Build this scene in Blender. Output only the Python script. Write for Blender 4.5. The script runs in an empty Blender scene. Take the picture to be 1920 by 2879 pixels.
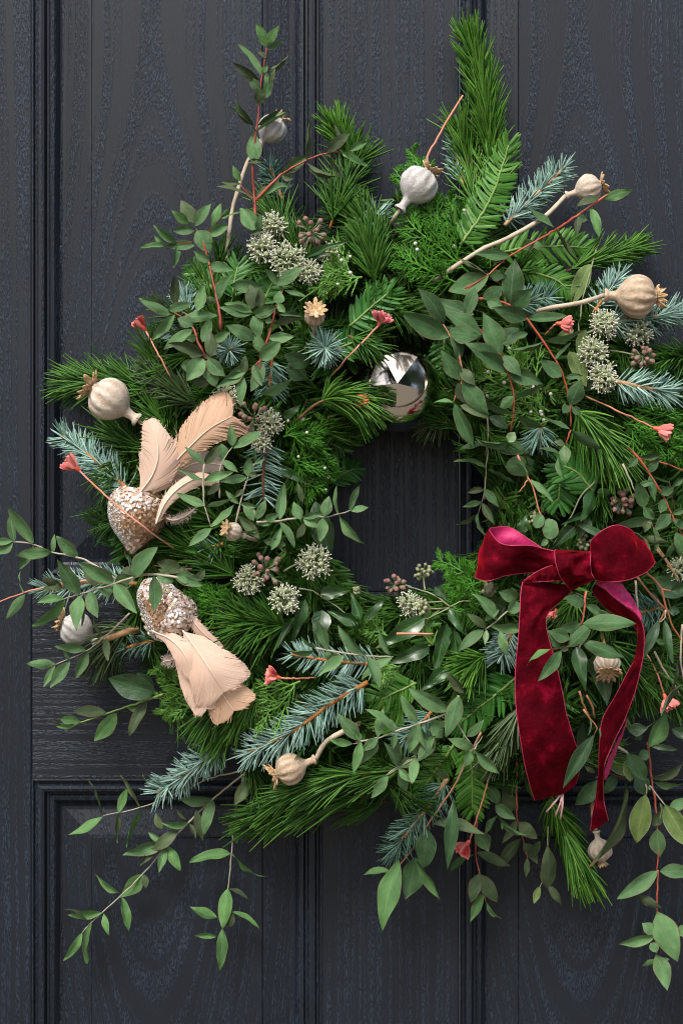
import bpy, math, random
import numpy as np
from mathutils import Vector, Matrix

# ------------------------------------------------------------------ camera, sky, sun, exposure
S = 0.0004            # metres per photograph pixel on the door face
DIST = 1.8            # camera to door face
CX, CY = 960.0, 1439.5
scene = bpy.context.scene
COL = scene.collection
cam_d = bpy.data.cameras.new("camera")
cam = bpy.data.objects.new("camera", cam_d); COL.objects.link(cam)
cam.location = (0, -DIST, 0); cam.rotation_euler = (math.radians(90), 0, 0)
cam_d.sensor_fit = 'VERTICAL'; cam_d.angle = 2 * math.atan(0.5 * 2879 * S / DIST)
cam_d.clip_start = 0.05; cam_d.clip_end = 500
scene.camera = cam
SUN_EL, SUN_ROT = math.radians(52), math.radians(202)
world = bpy.data.worlds.new("World"); scene.world = world; world.use_nodes = True
wn = world.node_tree
sky = wn.nodes.new('ShaderNodeTexSky'); sky.sky_type = 'NISHITA'; sky.sun_disc = False
sky.sun_elevation = SUN_EL; sky.sun_rotation = SUN_ROT
sky.air_density = 1.0; sky.dust_density = 4.0; sky.ozone_density = 1.0
bg = wn.nodes['Background']; bg.inputs['Strength'].default_value = 0.075
wn.links.new(sky.outputs[0], bg.inputs[0])
sun_d = bpy.data.lights.new("sun", 'SUN'); sun_d.energy = 1.5; sun_d.angle = math.radians(22)
sun_d.color = (1.0, 0.97, 0.93)
sun = bpy.data.objects.new("sun", sun_d); COL.objects.link(sun)
sdir = Vector((math.sin(SUN_ROT) * math.cos(SUN_EL), math.cos(SUN_ROT) * math.cos(SUN_EL), math.sin(SUN_EL)))
sun.rotation_euler = sdir.to_track_quat('Z', 'Y').to_euler(); sun.location = sdir * 5
scene.view_settings.view_transform = 'Standard'; scene.view_settings.look = 'None'
scene.view_settings.gamma = 1.0; scene.view_settings.exposure = 1.38
scene.cycles.max_bounces = 8; scene.cycles.diffuse_bounces = 3; scene.cycles.glossy_bounces = 3
scene.cycles.use_denoising = True; scene.cycles.pixel_filter_type = 'BLACKMAN_HARRIS'; scene.cycles.filter_width = 1.05

# ------------------------------------------------------------------ measuring helpers
def at(px, py, d):
    f = (DIST - d) / DIST
    return np.array([(px - CX) * S * f, -d, (CY - py) * S * f])
RC = (1145.0, 1440.0)                  # centre of the ring
def surf(px, py):                      # height of the ring's body above the door
    r = math.hypot(px - RC[0], py - RC[1])
    q = 1 - ((r - 540) / 410.0) ** 2
    return 0.03 + 0.075 * math.sqrt(max(0.0, q))
FR = dict(A=(300,0,1.96), B=(1000,0,1.96), C=(100,700,1.96), D=(800,700,2.61333), E=(1120,600,1.96), F=(0,1350,1.96),
          G=(600,1400,1.96), H=(1220,1300,2.24), I=(1000,1900,1.70435), J=(100,2000,1.74222), K=(350,550,3.136),
          L=(500,1000,2.8), M=(1200,650,2.8), N=(1460,1150,3.4087), O=(1460,1550,3.4087), P=(1460,2000,3.4087),
          Q=(1000,1650,3.4087), R=(680,550,3.136), Z=(0,0,1.0))
def fp(F, x, y):
    ox, oy, s = FR[F]; return ox + x / s, oy + y / s
def parse(F, s):                       # 'x,y[,lift] x,y ...' -> [(px,py,lift)]
    out = []
    for tok in s.split():
        v = [float(a) for a in tok.split(',')]
        px, py = fp(F, v[0], v[1]); out.append((px, py, v[2] if len(v) > 2 else 0.0))
    return out
def path3(pts, lift):
    return np.array([at(px, py, surf(px, py) + lift + l) for px, py, l in pts])
def smooth(P, n):                      # Catmull-Rom through P (k,3) -> (n,3)
    P = np.asarray(P, float); k = len(P)
    if k == 1: return np.repeat(P, n, 0)
    Q = np.vstack([2 * P[0] - P[1], P, 2 * P[-1] - P[-2]])
    seg = np.linalg.norm(np.diff(P, axis=0), axis=1) + 1e-9
    cum = np.concatenate([[0], np.cumsum(seg)]); u = np.linspace(0, cum[-1], n)
    i = np.clip(np.searchsorted(cum, u, side='right') - 1, 0, k - 2)
    t = ((u - cum[i]) / seg[i])[:, None]
    p0, p1, p2, p3 = Q[i], Q[i + 1], Q[i + 2], Q[i + 3]
    return 0.5 * (2 * p1 + (p2 - p0) * t + (2 * p0 - 5 * p1 + 4 * p2 - p3) * t ** 2 + (3 * p1 - p0 - 3 * p2 + p3) * t ** 3)
def unit(v):
    v = np.asarray(v, float); return v / (np.linalg.norm(v, axis=-1, keepdims=True) + 1e-12)
def tangents(P): return unit(np.gradient(P, axis=0))
CAMDIR = np.array([0.0, -1.0, 0.0])

# ------------------------------------------------------------------ mesh builder
class MB:
    def __init__(s): s.v = []; s.f = []; s.n = 0; s.m = []; s.r = []; s.uv = {}
    def add(s, V, Fq, rnd=None, mat=0):
        V = np.asarray(V, float).reshape(-1, 3); Fq = np.asarray(Fq, int)
        s.v.append(V); s.f.append(Fq + s.n); s.m.append(np.full(len(Fq), mat)); s.n += len(V)
        s.r.append(np.full(len(V), 0.5) if rnd is None else np.broadcast_to(np.asarray(rnd, float), (len(V),)))
    def mesh(s, name, mats, origin=None, flat=False):
        me = bpy.data.meshes.new(name)
        V = np.concatenate(s.v)
        if origin is not None: V = V - np.asarray(origin)
        tot = []; idx = []; mi = []
        for F, m in zip(s.f, s.m):
            tot.append(np.full(len(F), F.shape[1])); idx.append(F.ravel()); mi.append(m)
        tot = np.concatenate(tot); idx = np.concatenate(idx); mi = np.concatenate(mi)
        me.vertices.add(len(V)); me.vertices.foreach_set('co', V.ravel().astype(np.float32))
        me.loops.add(len(idx)); me.loops.foreach_set('vertex_index', idx.astype(np.int32))
        me.polygons.add(len(tot))
        me.polygons.foreach_set('loop_start', np.concatenate([[0], np.cumsum(tot)[:-1]]).astype(np.int32))
        me.polygons.foreach_set('material_index', mi.astype(np.int32))
        me.polygons.foreach_set('use_smooth', np.full(len(tot), not flat))
        a = me.attributes.new('rnd', 'FLOAT', 'POINT'); a.data.foreach_set('value', np.concatenate(s.r).astype(np.float32))
        for m in mats: me.materials.append(m)
        me.update(calc_edges=True)
        return me
    def build(s, name, mats, parent=None, origin=None, flat=False, **props):
        if not isinstance(mats, (list, tuple)): mats = [mats]
        o0 = np.array(parent.location) if (origin is None and parent is not None and parent.type == 'EMPTY') else origin
        me = s.mesh(name, mats, o0, flat)
        o = bpy.data.objects.new(name, me); COL.objects.link(o)
        if parent is not None: o.parent = parent
        for k, v in props.items(): o[k] = v
        return o
def tag(o, label, cat, group=None, kind=None):
    o['label'] = label; o['category'] = cat
    if group: o['group'] = group
    if kind: o['kind'] = kind
    return o
def thing(name, label, cat, loc, group=None):
    o = bpy.data.objects.new(name, None); COL.objects.link(o); o.empty_display_size = 0.02
    o.location = Vector([float(a) for a in loc]); return tag(o, label, cat, group)
def inst(name, me, parent, M):         # one more object on a shared mesh, M in world space
    o = bpy.data.objects.new(name, me); COL.objects.link(o); o.parent = parent
    o.matrix_local = Matrix.Translation(-parent.location) @ M if parent.type == 'EMPTY' else M
    return o
def basis(loc, x, y, z, sx=1, sy=1, sz=1):
    return Matrix(((x[0]*sx, y[0]*sy, z[0]*sz, loc[0]), (x[1]*sx, y[1]*sy, z[1]*sz, loc[1]), (x[2]*sx, y[2]*sy, z[2]*sz, loc[2]), (0,0,0,1)))
def grid_faces(nu, nv, wrap=False):
    i = np.arange(nu - 1)[:, None]; j = np.arange(nv if wrap else nv - 1)[None, :]
    j2 = (j + 1) % nv
    return np.stack([i*nv + j, i*nv + j2, (i+1)*nv + j2, (i+1)*nv + j], -1).reshape(-1, 4)
def tube(mb, P, r, n=6, rnd=None, mat=0, cap=True):
    P = np.asarray(P, float); k = len(P); T = tangents(P)
    ref = np.array([0.31, -0.9, 0.27]); a = unit(np.cross(T, ref)); b = np.cross(T, a)
    r = np.broadcast_to(np.asarray(r, float), (k,))
    th = np.linspace(0, 2*math.pi, n, endpoint=False)
    V = P[:, None, :] + r[:, None, None] * (a[:, None, :]*np.cos(th)[None, :, None] + b[:, None, :]*np.sin(th)[None, :, None])
    mb.add(V, grid_faces(k, n, True), rnd if rnd is None or np.ndim(rnd) == 0 else np.repeat(rnd, n), mat)
    if cap:
        c = np.arange(n)
        for e, base in ((0, 0), (1, (k-1)*n)):
            f = np.array([[base + q for q in (c[::-1] if e == 0 else c)]]); mb.f.append(f + mb.n - k*n); mb.m.append(np.array([mat]))
def needles(mb, B, Dr, L, W, bend, nseg=3, flat=False, rnd=None, mat=0, taper=0.35):
    B = np.asarray(B, float); N = len(B); Dr = unit(Dr); L = np.broadcast_to(L, (N,)); W = np.broadcast_to(W, (N,))
    side = unit(np.cross(Dr, np.array([0.12, -1.0, 0.2]) + np.random.normal(0, .25, (N, 3)))); up = np.cross(side, Dr)
    ts = np.linspace(0, 1, nseg + 1); k = nseg + 1
    C = B[:, None, :] + Dr[:, None, :]*(ts[None, :, None]*L[:, None, None]) + np.asarray(bend)[:, None, :]*((ts**2)[None, :, None]*L[:, None, None])
    prof = np.where(ts < 0.08, 0.75, 1 - (1 - taper)*np.clip((ts - .45)/.55, 0, 1)**1.6) if not flat else np.array([0.45] + [1.0]*(k-2) + [0.3])
    w = W[:, None]*prof[None, :]*0.5
    if flat:
        V = np.stack([C - side[:, None]*w[..., None], C + up[:, None]*(w*0.35)[..., None], C + side[:, None]*w[..., None]], 2)
        f0 = grid_faces(k, 3)
    else:
        V = np.stack([C - side[:, None]*w[..., None] - up[:, None]*(w*.5)[..., None], C + up[:, None]*w[..., None]*.9, C + side[:, None]*w[..., None] - up[:, None]*(w*.5)[..., None]], 2)
        f0 = grid_faces(k, 3, True)
    F = (f0[None] + (np.arange(N)*k*3)[:, None, None]).reshape(-1, 4)
    rr = np.random.rand(N) if rnd is None else rnd
    mb.add(V.reshape(-1, 3), F, np.repeat(rr, k*3), mat)
def seed(s):
    h = 0
    for c in s: h = (h*131 + ord(c)) % 2147483647
    random.seed(h); np.random.seed(h % 4294967295)

# ------------------------------------------------------------------ materials
def newmat(name):
    m = bpy.data.materials.new(name); m.use_nodes = True
    nt = m.node_tree; b = nt.nodes['Principled BSDF']; return m, nt, b
def N_(nt, t, **kw):
    n = nt.nodes.new(t)
    for k, v in kw.items():
        if k in n.inputs: n.inputs[k].default_value = v
        else: setattr(n, k, v)
    return n
def ramp(nt, fac, stops):
    r = nt.nodes.new('ShaderNodeValToRGB'); e = r.color_ramp.elements
    while len(e) < len(stops): e.new(0.5)
    for q, (p, c) in zip(e, stops): q.position = p; q.color = (c[0], c[1], c[2], 1)
    nt.links.new(fac, r.inputs[0]); return r
def math_(nt, op, a, b=None, clamp=False):
    n = nt.nodes.new('ShaderNodeMath'); n.operation = op; n.use_clamp = clamp
    for i, x in enumerate((a, b)):
        if x is None: continue
        if isinstance(x, (int, float)): n.inputs[i].default_value = x
        else: nt.links.new(x, n.inputs[i])
    return n.outputs[0]
def mix(nt, fac, a, b, mode='MIX'):
    n = nt.nodes.new('ShaderNodeMix'); n.data_type = 'RGBA'; n.blend_type = mode
    for s, x in ((n.inputs[0], fac), (n.inputs[6], a), (n.inputs[7], b)):
        if isinstance(x, (int, float)): s.default_value = x
        elif isinstance(x, tuple): s.default_value = (*x, 1)
        else: nt.links.new(x, s)
    return n.outputs[2]
def bump(nt, b, h, strength, dist):
    n = nt.nodes.new('ShaderNodeBump'); n.inputs['Strength'].default_value = strength; n.inputs['Distance'].default_value = dist
    nt.links.new(h, n.inputs['Height']); nt.links.new(n.outputs[0], b.inputs['Normal'])
def m_needle(name, c0, c1, rough=.38, tip=None, spec=.5, trans=.0):
    m, nt, b = newmat(name)
    a = N_(nt, 'ShaderNodeAttribute', attribute_name='rnd')
    r = ramp(nt, a.outputs['Fac'], [(0, c0), (1, c1)])
    nz = N_(nt, 'ShaderNodeTexNoise', Scale=60.0); tc = N_(nt, 'ShaderNodeTexCoord'); nt.links.new(tc.outputs['Object'], nz.inputs['Vector'])
    c = mix(nt, .35, r.outputs[0], mix(nt, 1.0, r.outputs[0], ramp(nt, nz.outputs[0], [(.3, (.45, .45, .45)), (.7, (1.5, 1.5, 1.5))]).outputs[0], 'MULTIPLY'))
    nt.links.new(c, b.inputs['Base Color']); b.inputs['Roughness'].default_value = rough; b.inputs['Specular IOR Level'].default_value = spec
    return m
def m_noise(name, cols, scale, rough=.7, bumps=0.0, bscale=None, stretch=None, detail=5.0, metal=0.0, bdist=.001, spec=.4):
    m, nt, b = newmat(name); tc = N_(nt, 'ShaderNodeTexCoord'); mp = N_(nt, 'ShaderNodeMapping')
    nt.links.new(tc.outputs['Object'], mp.inputs[0])
    if stretch: mp.inputs['Scale'].default_value = stretch
    nz = N_(nt, 'ShaderNodeTexNoise', Scale=float(scale), Detail=detail); nt.links.new(mp.outputs[0], nz.inputs['Vector'])
    k = len(cols); r = ramp(nt, nz.outputs[0], [(.3 + .4*i/max(1, k-1), c) for i, c in enumerate(cols)])
    nt.links.new(r.outputs[0], b.inputs['Base Color']); b.inputs['Roughness'].default_value = rough
    b.inputs['Metallic'].default_value = metal; b.inputs['Specular IOR Level'].default_value = spec
    if bumps:
        n2 = N_(nt, 'ShaderNodeTexNoise', Scale=float(bscale or scale), Detail=6.0); nt.links.new(mp.outputs[0], n2.inputs['Vector'])
        bump(nt, b, n2.outputs[0], bumps, bdist)
    return m
def m_leaf(name, c, edge, rib, rough=.45, var=.35, trans=.12, gloss_vein=0.0, spec=.4, vein=.25):
    m, nt, b = newmat(name)
    uv = N_(nt, 'ShaderNodeUVMap'); sp = N_(nt, 'ShaderNodeSeparateXYZ'); nt.links.new(uv.outputs[0], sp.inputs[0])
    uu = math_(nt, 'ABSOLUTE', math_(nt, 'SUBTRACT', math_(nt, 'MULTIPLY', sp.outputs[0], 2.0), 1.0))
    oi = N_(nt, 'ShaderNodeObjectInfo')
    tc = N_(nt, 'ShaderNodeTexCoord'); nz = N_(nt, 'ShaderNodeTexNoise', Scale=3.0, Detail=6.0); 
    va = N_(nt, 'ShaderNodeVectorMath', operation='ADD'); nt.links.new(tc.outputs['Object'], va.inputs[0])
    cmb = N_(nt, 'ShaderNodeCombineXYZ'); 
    for i in range(3): nt.links.new(math_(nt, 'MULTIPLY', oi.outputs['Random'], 37.0 + 11*i), cmb.inputs[i])
    nt.links.new(cmb.outputs[0], va.inputs[1]); nt.links.new(va.outputs[0], nz.inputs['Vector'])
    dark = tuple(x*(1-var) for x in c); lite = (min(1, c[0]*(1+var*1.15)), min(1, c[1]*(1+var)), min(1, c[2]*(1+var*.9)))
    base = ramp(nt, oi.outputs['Random'], [(0, dark), (.5, c), (1, lite)]).outputs[0]
    base = mix(nt, .5, base, mix(nt, 1.0, base, ramp(nt, nz.outputs[0], [(.3, (.5, .56, .48)), (.72, (1.5, 1.42, 1.4))]).outputs[0], 'MULTIPLY'))
    # side veins, slanting from the midrib
    wv = math_(nt, 'SINE', math_(nt, 'MULTIPLY', math_(nt, 'SUBTRACT', sp.outputs[1], math_(nt, 'MULTIPLY', uu, .18)), 52.0))
    vm = math_(nt, 'MULTIPLY', math_(nt, 'GREATER_THAN', wv, .93), vein)
    base = mix(nt, vm, base, rib)
    base = mix(nt, math_(nt, 'MULTIPLY', math_(nt, 'LESS_THAN', uu, .05), .55), base, rib)
    base = mix(nt, math_(nt, 'MULTIPLY', math_(nt, 'GREATER_THAN', uu, .93), .8), base, edge)
    v3 = N_(nt, 'ShaderNodeTexNoise', Scale=14.0, Detail=2.0); nt.links.new(va.outputs[0], v3.inputs['Vector'])
    base = mix(nt, math_(nt, 'MULTIPLY', math_(nt, 'GREATER_THAN', v3.outputs[0], .71), .6), base, (.13, .085, .045))
    base = mix(nt, math_(nt, 'MULTIPLY', math_(nt, 'GREATER_THAN', math_(nt, 'ADD', sp.outputs[1], math_(nt, 'MULTIPLY', oi.outputs['Random'], .14)), 1.07), .7), base, (.16, .085, .04))
    nt.links.new(base, b.inputs['Base Color'])
    rr = ramp(nt, nz.outputs[0], [(.3, (rough*.8,)*3), (.7, (rough*1.25,)*3)]); nt.links.new(rr.outputs[0], b.inputs['Roughness'])
    b.inputs['Specular IOR Level'].default_value = spec
    if gloss_vein: bump(nt, b, math_(nt, 'MAXIMUM', vm, math_(nt, 'LESS_THAN', uu, .05)), gloss_vein, .02)
    else: bump(nt, b, nz.outputs[0], .15, .02)
    t = N_(nt, 'ShaderNodeBsdfTranslucent'); nt.links.new(base, t.inputs[0])
    ms = N_(nt, 'ShaderNodeMixShader'); ms.inputs[0].default_value = trans
    nt.links.new(b.outputs[0], ms.inputs[1]); nt.links.new(t.outputs[0], ms.inputs[2])
    nt.links.new(ms.outputs[0], nt.nodes['Material Output'].inputs[0])
    return m
LEAFM = dict(
    g=m_leaf('eucalyptus_leaf', (.086,.178,.070), (.17,.105,.065), (.13,.21,.12), .55, .30, .12, spec=.16),
    d=m_leaf('dusky_leaf', (.056,.092,.040), (.13,.045,.04), (.11,.085,.07), .5, .35, .10, spec=.16),
    e=m_leaf('deep_eucalyptus_leaf', (.052,.118,.044), (.15,.10,.065), (.11,.18,.09), .55, .30, .12, spec=.16),
    p=m_leaf('pale_young_leaf', (.15,.25,.115), (.19,.17,.10), (.22,.28,.17), .5, .2, .15),
    o=m_leaf('olive_downy_leaf', (.12,.19,.05), (.27,.27,.19), (.24,.31,.13), .65, .2, .18),
    f=m_leaf('fresh_green_leaf', (.085,.19,.062), (.13,.14,.06), (.13,.23,.08), .5, .22, .18, spec=.16),
    i=m_leaf('ivy_leaf', (.016,.062,.012), (.06,.12,.03), (.085,.17,.05), .36, .3, .06, .35, .6, .35),
    b=m_leaf('broad_dark_leaf', (.032,.080,.030), (.06,.09,.04), (.07,.12,.05), .4, .3, .12))
M_STEM = dict(
    red=m_noise('red_stem', [(.20,.028,.016), (.36,.065,.032), (.44,.13,.08)], 28, .5),
    dred=m_noise('dark_red_stem', [(.10,.016,.010), (.21,.032,.018), (.30,.08,.045)], 28, .5),
    orange=m_noise('orange_stem', [(.24,.10,.045), (.38,.14,.06), (.28,.20,.13)], 34, .5),
    pale=m_noise('pale_stem', [(.26,.25,.17), (.36,.33,.24), (.30,.24,.17)], 60, .55),
    pink=m_noise('pink_stem', [(.50,.17,.10), (.58,.27,.18)], 40, .5),
    brown=m_noise('brown_twig', [(.07,.035,.018), (.15,.07,.03), (.10,.05,.03)], 120, .8, .5),
    rust=m_noise('rust_twig', [(.20,.075,.015), (.38,.15,.03), (.25,.10,.03)], 220, .7, .6),
    tan=m_noise('tan_twig', [(.34,.20,.09), (.48,.31,.16)], 160, .7, .5),
    green=m_noise('green_stem', [(.12,.20,.04), (.17,.26,.06)], 80, .5),
    olive=m_noise('olive_stalk', [(.15,.18,.08), (.22,.25,.13)], 90, .6),
    stick=m_noise('dry_stalk', [(.28,.22,.15), (.50,.42,.31), (.36,.29,.21)], 40, .75, .35, 120, (1,1,1)))
M_PINE = m_needle('pine_needle', (.016,.072,.008), (.085,.20,.030), .4, spec=.2)
M_PINEB = m_needle('bright_pine_needle', (.026,.105,.010), (.115,.255,.036), .4, spec=.2)
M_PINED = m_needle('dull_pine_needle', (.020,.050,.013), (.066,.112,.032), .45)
M_SPR = m_needle('blue_spruce_needle', (.062,.155,.105), (.36,.53,.46), .5, spec=.25)
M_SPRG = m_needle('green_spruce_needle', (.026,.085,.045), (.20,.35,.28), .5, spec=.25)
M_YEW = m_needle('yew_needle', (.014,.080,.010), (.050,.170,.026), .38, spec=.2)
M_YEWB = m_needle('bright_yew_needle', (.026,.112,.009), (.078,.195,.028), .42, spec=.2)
M_CYP = m_needle('cypress_scale', (.026,.125,.008), (.080,.25,.022), .45, spec=.2)
M_CYPB = m_needle('bright_cypress_scale', (.060,.19,.014), (.145,.32,.045), .42)
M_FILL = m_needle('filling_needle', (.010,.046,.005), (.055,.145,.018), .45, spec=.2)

# ------------------------------------------------------------------ generic leaf meshes (unit length along Y, unit width along X)
def leaf_mesh(name, shape, arch, fold, sick, tipcurl, m, nu=15, nv=7):
    ts = np.linspace(0, 1, nu); us = np.linspace(-1, 1, nv)
    if shape == 'lance': w = np.sin(np.pi*ts**0.86)**1.0*(1 - .10*ts)
    elif shape == 'oval': w = np.sin(np.pi*ts**0.86)**0.80
    elif shape == 'round': w = np.sin(np.pi*ts)**0.52
    else: w = (np.sin(np.pi*ts**0.62)**0.8)*(1 - .25*ts) + .10*np.exp(-((ts-.3)/.1)**2)   # ivy
    w = np.maximum(w, .03); w[0] = .05; w[-1] = .015
    w = w/w.max()*.5; asy = random.uniform(-.12, .12); ph = random.uniform(0, 6); wv = random.uniform(.01, .03)
    X = us[None, :]*(1 + asy*us)[None, :]*w[:, None]*(1 + .05*np.sin(9*ts + ph))[:, None] + sick*np.sin(np.pi*ts)[:, None]
    Y = np.repeat(ts[:, None], nv, 1)
    Z = arch*(4*ts*(1-ts))[:, None] + fold*(np.abs(us)**1.3)[None, :]*w[:, None]*2 + tipcurl*(np.clip(ts-.6, 0, 1)**2)[:, None]
    Z = Z + wv*np.sin(ts*8 + ph)[:, None]*us[None, :] + wv*.6*np.sin(ts*15 - ph)[:, None]*(us**2)[None, :]
    if shape == 'ivy': Z = Z + .03*np.sin(ts*13)[:, None]*us[None, :]
    V = np.stack([X, Y, Z], -1).reshape(-1, 3)
    me = bpy.data.meshes.new(name); F = grid_faces(nu, nv)
    me.from_pydata(V.tolist(), [], F.tolist())
    uvl = me.uv_layers.new(name='UVMap'); U = np.stack(np.meshgrid(ts, us, indexing='ij')[::-1], -1).reshape(-1, 2)
    U[:, 0] = U[:, 0]*.5 + .5
    li = np.zeros(len(me.loops), np.int32); me.loops.foreach_get('vertex_index', li)
    uvl.data.foreach_set('uv', U[li].astype(np.float32).ravel())
    me.polygons.foreach_set('use_smooth', np.ones(len(F), bool)); me.materials.append(m); me.update()
    return me
LEAVES = {}; random.seed(5)
for k, m in LEAFM.items():
    sh = {'i': ['ivy'], 'o': ['oval'], 'b': ['oval', 'lance']}.get(k, ['lance', 'oval'])
    LEAVES[k] = [leaf_mesh('leaf', s, a, f, c, t, m) for s in (['lance', 'lance', 'oval'] if k in 'gdpfe' else sh) for a, f, c, t in
                 ((.05, .08, .02, -.1), (.09, .05, -.03, .05), (-.05, .10, .03, .25), (.07, -.05, 0, -.25), (.02, .13, -.02, .1), (.10, .02, .06, -.35), (-.06, .06, -.06, .4), (.03, .16, .04, -.5), (.12, .08, 0, .2))]
LEAVES['r'] = [leaf_mesh('leaf', 'round', a, f, 0, .1, LEAFM['g']) for a, f in ((.05, .1), (.08, -.08))]
def put_leaf(parent, B, T, w, kind, rolljit=.22, name='leaf'):
    B = np.asarray(B); T = np.asarray(T); L = np.linalg.norm(T - B); y = (T - B)/L
    real = w if (kind in 'roib' or w/L > .3) else min(L*.34, max(w, .3*L))
    real = max(real, w); roll = math.acos(min(1, w/real))
    if roll > .2: roll *= random.choice((-1, 1))
    roll += random.gauss(0, rolljit)
    z = unit(CAMDIR - y*np.dot(CAMDIR, y)); x = np.cross(y, z)
    x2 = x*math.cos(roll) + z*math.sin(roll); z2 = np.cross(x2, y)
    me = random.choice(LEAVES[kind])
    return inst(name, me, parent, basis(B, x2, y, z2, real, L, L*.9))

# ------------------------------------------------------------------ sprig builders
def put_stem(t, pts, lift, r0, r1, m, name='stem', k=None):
    P = path3(pts, lift); Ls = np.linalg.norm(np.diff(P, axis=0), axis=1).sum()
    n = k or max(6, min(40, int(Ls/.006))); Q = smooth(P, n)
    Q[1:-1] += np.random.normal(0, .0003, (n-2, 3))
    mb = MB(); tube(mb, Q, np.linspace(r0, r1, n)*(1 + np.random.normal(0, .06, n)), 6); return mb.build(name, m, t), Q
def euc(label, stems, leaves, lift=.03, col='red', r=3.6, name='eucalyptus_sprig', cat='eucalyptus', group='eucalyptus sprigs in the wreath', k0='g'):
    seed(label); first = parse(*stems[0]); base = path3(first[:1], lift)[0]
    t = thing(name, label, cat, base, group); allp = []; alld = []
    for n, (F, s) in enumerate(stems):
        pts = parse(F, s); k = 1 if n == 0 else .75
        put_stem(t, pts, lift, r*S*k, r*S*.45*k, M_STEM[col])
        for (a, b) in zip(pts[:-1], pts[1:]):
            for q in np.linspace(0, 1, 8):
                px = a[0]*(1-q) + b[0]*q; py = a[1]*(1-q) + b[1]*q; da = surf(a[0], a[1]) + lift + a[2]; db = surf(b[0], b[1]) + lift + b[2]
                allp.append((px, py)); alld.append(da*(1-q) + db*q)
    allp = np.array(allp); alld = np.array(alld)
    for F, s in leaves:
        for tok in s.split():
            kind = k0
            if tok[-1].isalpha(): kind = tok[-1]; tok = tok[:-1]
            bx, by, tx, ty, w = [float(a) for a in tok.split(',')]; sc = FR[F][2]
            b = fp(F, bx, by); e = fp(F, tx, ty); w = .92*w/sc*S
            j = np.argmin(((allp - b)**2).sum(1)); dist = math.hypot(*(allp[j] - b)); d = alld[j] + (.003 if dist > 14 else .001)
            L = math.hypot(e[0]-b[0], e[1]-b[1])*S
            dt = max(.008, d + random.uniform(-.25, .38)*L)
            if math.hypot(e[0]-RC[0], e[1]-RC[1]) < 960: dt = max(dt, min(d, surf(*e) + .012))
            put_leaf(t, at(*b, d), at(*e, dt), w, kind)
    return t
def along(P, n, t0, t1):               # n random stations on polyline
    u = np.sort(np.random.uniform(t0, t1, n)); x = u*(len(P)-1); i = np.clip(x.astype(int), 0, len(P)-2); q = (x - i)[:, None]
    T = tangents(P); return P[i]*(1-q) + P[i+1]*q, unit(T[i]*(1-q) + T[i+1]*q), u
def radial(T):
    N = len(T); a = unit(np.cross(T, CAMDIR + np.random.normal(0, .05, (N, 3)))); b = np.cross(a, T); th = np.random.uniform(0, 2*math.pi, N)
    return a*np.cos(th)[:, None] + b*np.sin(th)[:, None], a, b
def pine(label, F, s, L=115, n0=300, m=None, lift=.012, ang=(18, 48), w=4.4, tw='brown', t0=.12, bud=None, droop=0.0, name='pine_sprig', cat='pine sprig'):
    seed(label); n = int(n0*.95); pts = parse(F, s); P = path3(pts, lift); t = thing(name, label, cat, P[0], 'pine sprigs in the wreath')
    pts[0] = (pts[0][0], pts[0][1], pts[0][2] - .012); st, Q = put_stem(t, pts, lift, 4.2*S, 2.6*S, M_STEM[tw], 'twig'); Q = smooth(P, 50)
    B, T, u = along(Q, n, t0, 1.0); R, a, b = radial(T)
    an = np.radians(np.random.uniform(ang[0]*1.15, ang[1]*1.15, n))*(1 - .30*u)
    Dn = T*np.cos(an)[:, None] + R*np.sin(an)[:, None]
    ln = L*S*np.random.uniform(.78, 1.12, n)*np.where(u > .93, .8, 1)
    bend = -R*np.random.uniform(0, .16, n)[:, None] + np.random.normal(0, .07, (n, 3)) + np.array([0, 0, -droop])
    mb = MB(); rr = np.clip(np.random.normal(.5, .30, n), 0, 1)
    needles(mb, B, Dn, ln, w*1.5*S*np.random.uniform(.8, 1.15, n), bend, 4, False, rr)
    mb.build('needles', m or M_PINE, t, kind='stuff')
    if bud:
        px, py = fp(F, bud[0], bud[1]); add_bud(t, at(px, py, surf(px, py) + lift + .012), unit(Q[-1]-Q[-4]), .0065, .012)
    return t
def add_bud(t, c, ax, r, h):
    mb = MB(); n = 60; i = np.arange(n); u = i/n; th = i*2.399963; x = unit(np.cross(ax, [.3, .2, .9])); y = np.cross(ax, x)
    rr = r*np.sin(np.pi*(.12 + .85*u))**.7; B = c + ax*((u - .5)*h)[:, None] + (x*np.cos(th)[:, None] + y*np.sin(th)[:, None])*(rr*.6)[:, None]
    Dn = ax*.8 + (x*np.cos(th)[:, None] + y*np.sin(th)[:, None])*.7
    needles(mb, B, Dn, r*.9, r*.8, -Dn*0, 2, True)
    tube(mb, np.array([c - ax*h*.5, c - ax*h*.2, c + ax*h*.2, c + ax*h*.5]), np.array([r*.3, r*.75, r*.7, r*.15]), 8)
    mb.build('bud', M_STEM['rust'], t)
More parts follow.
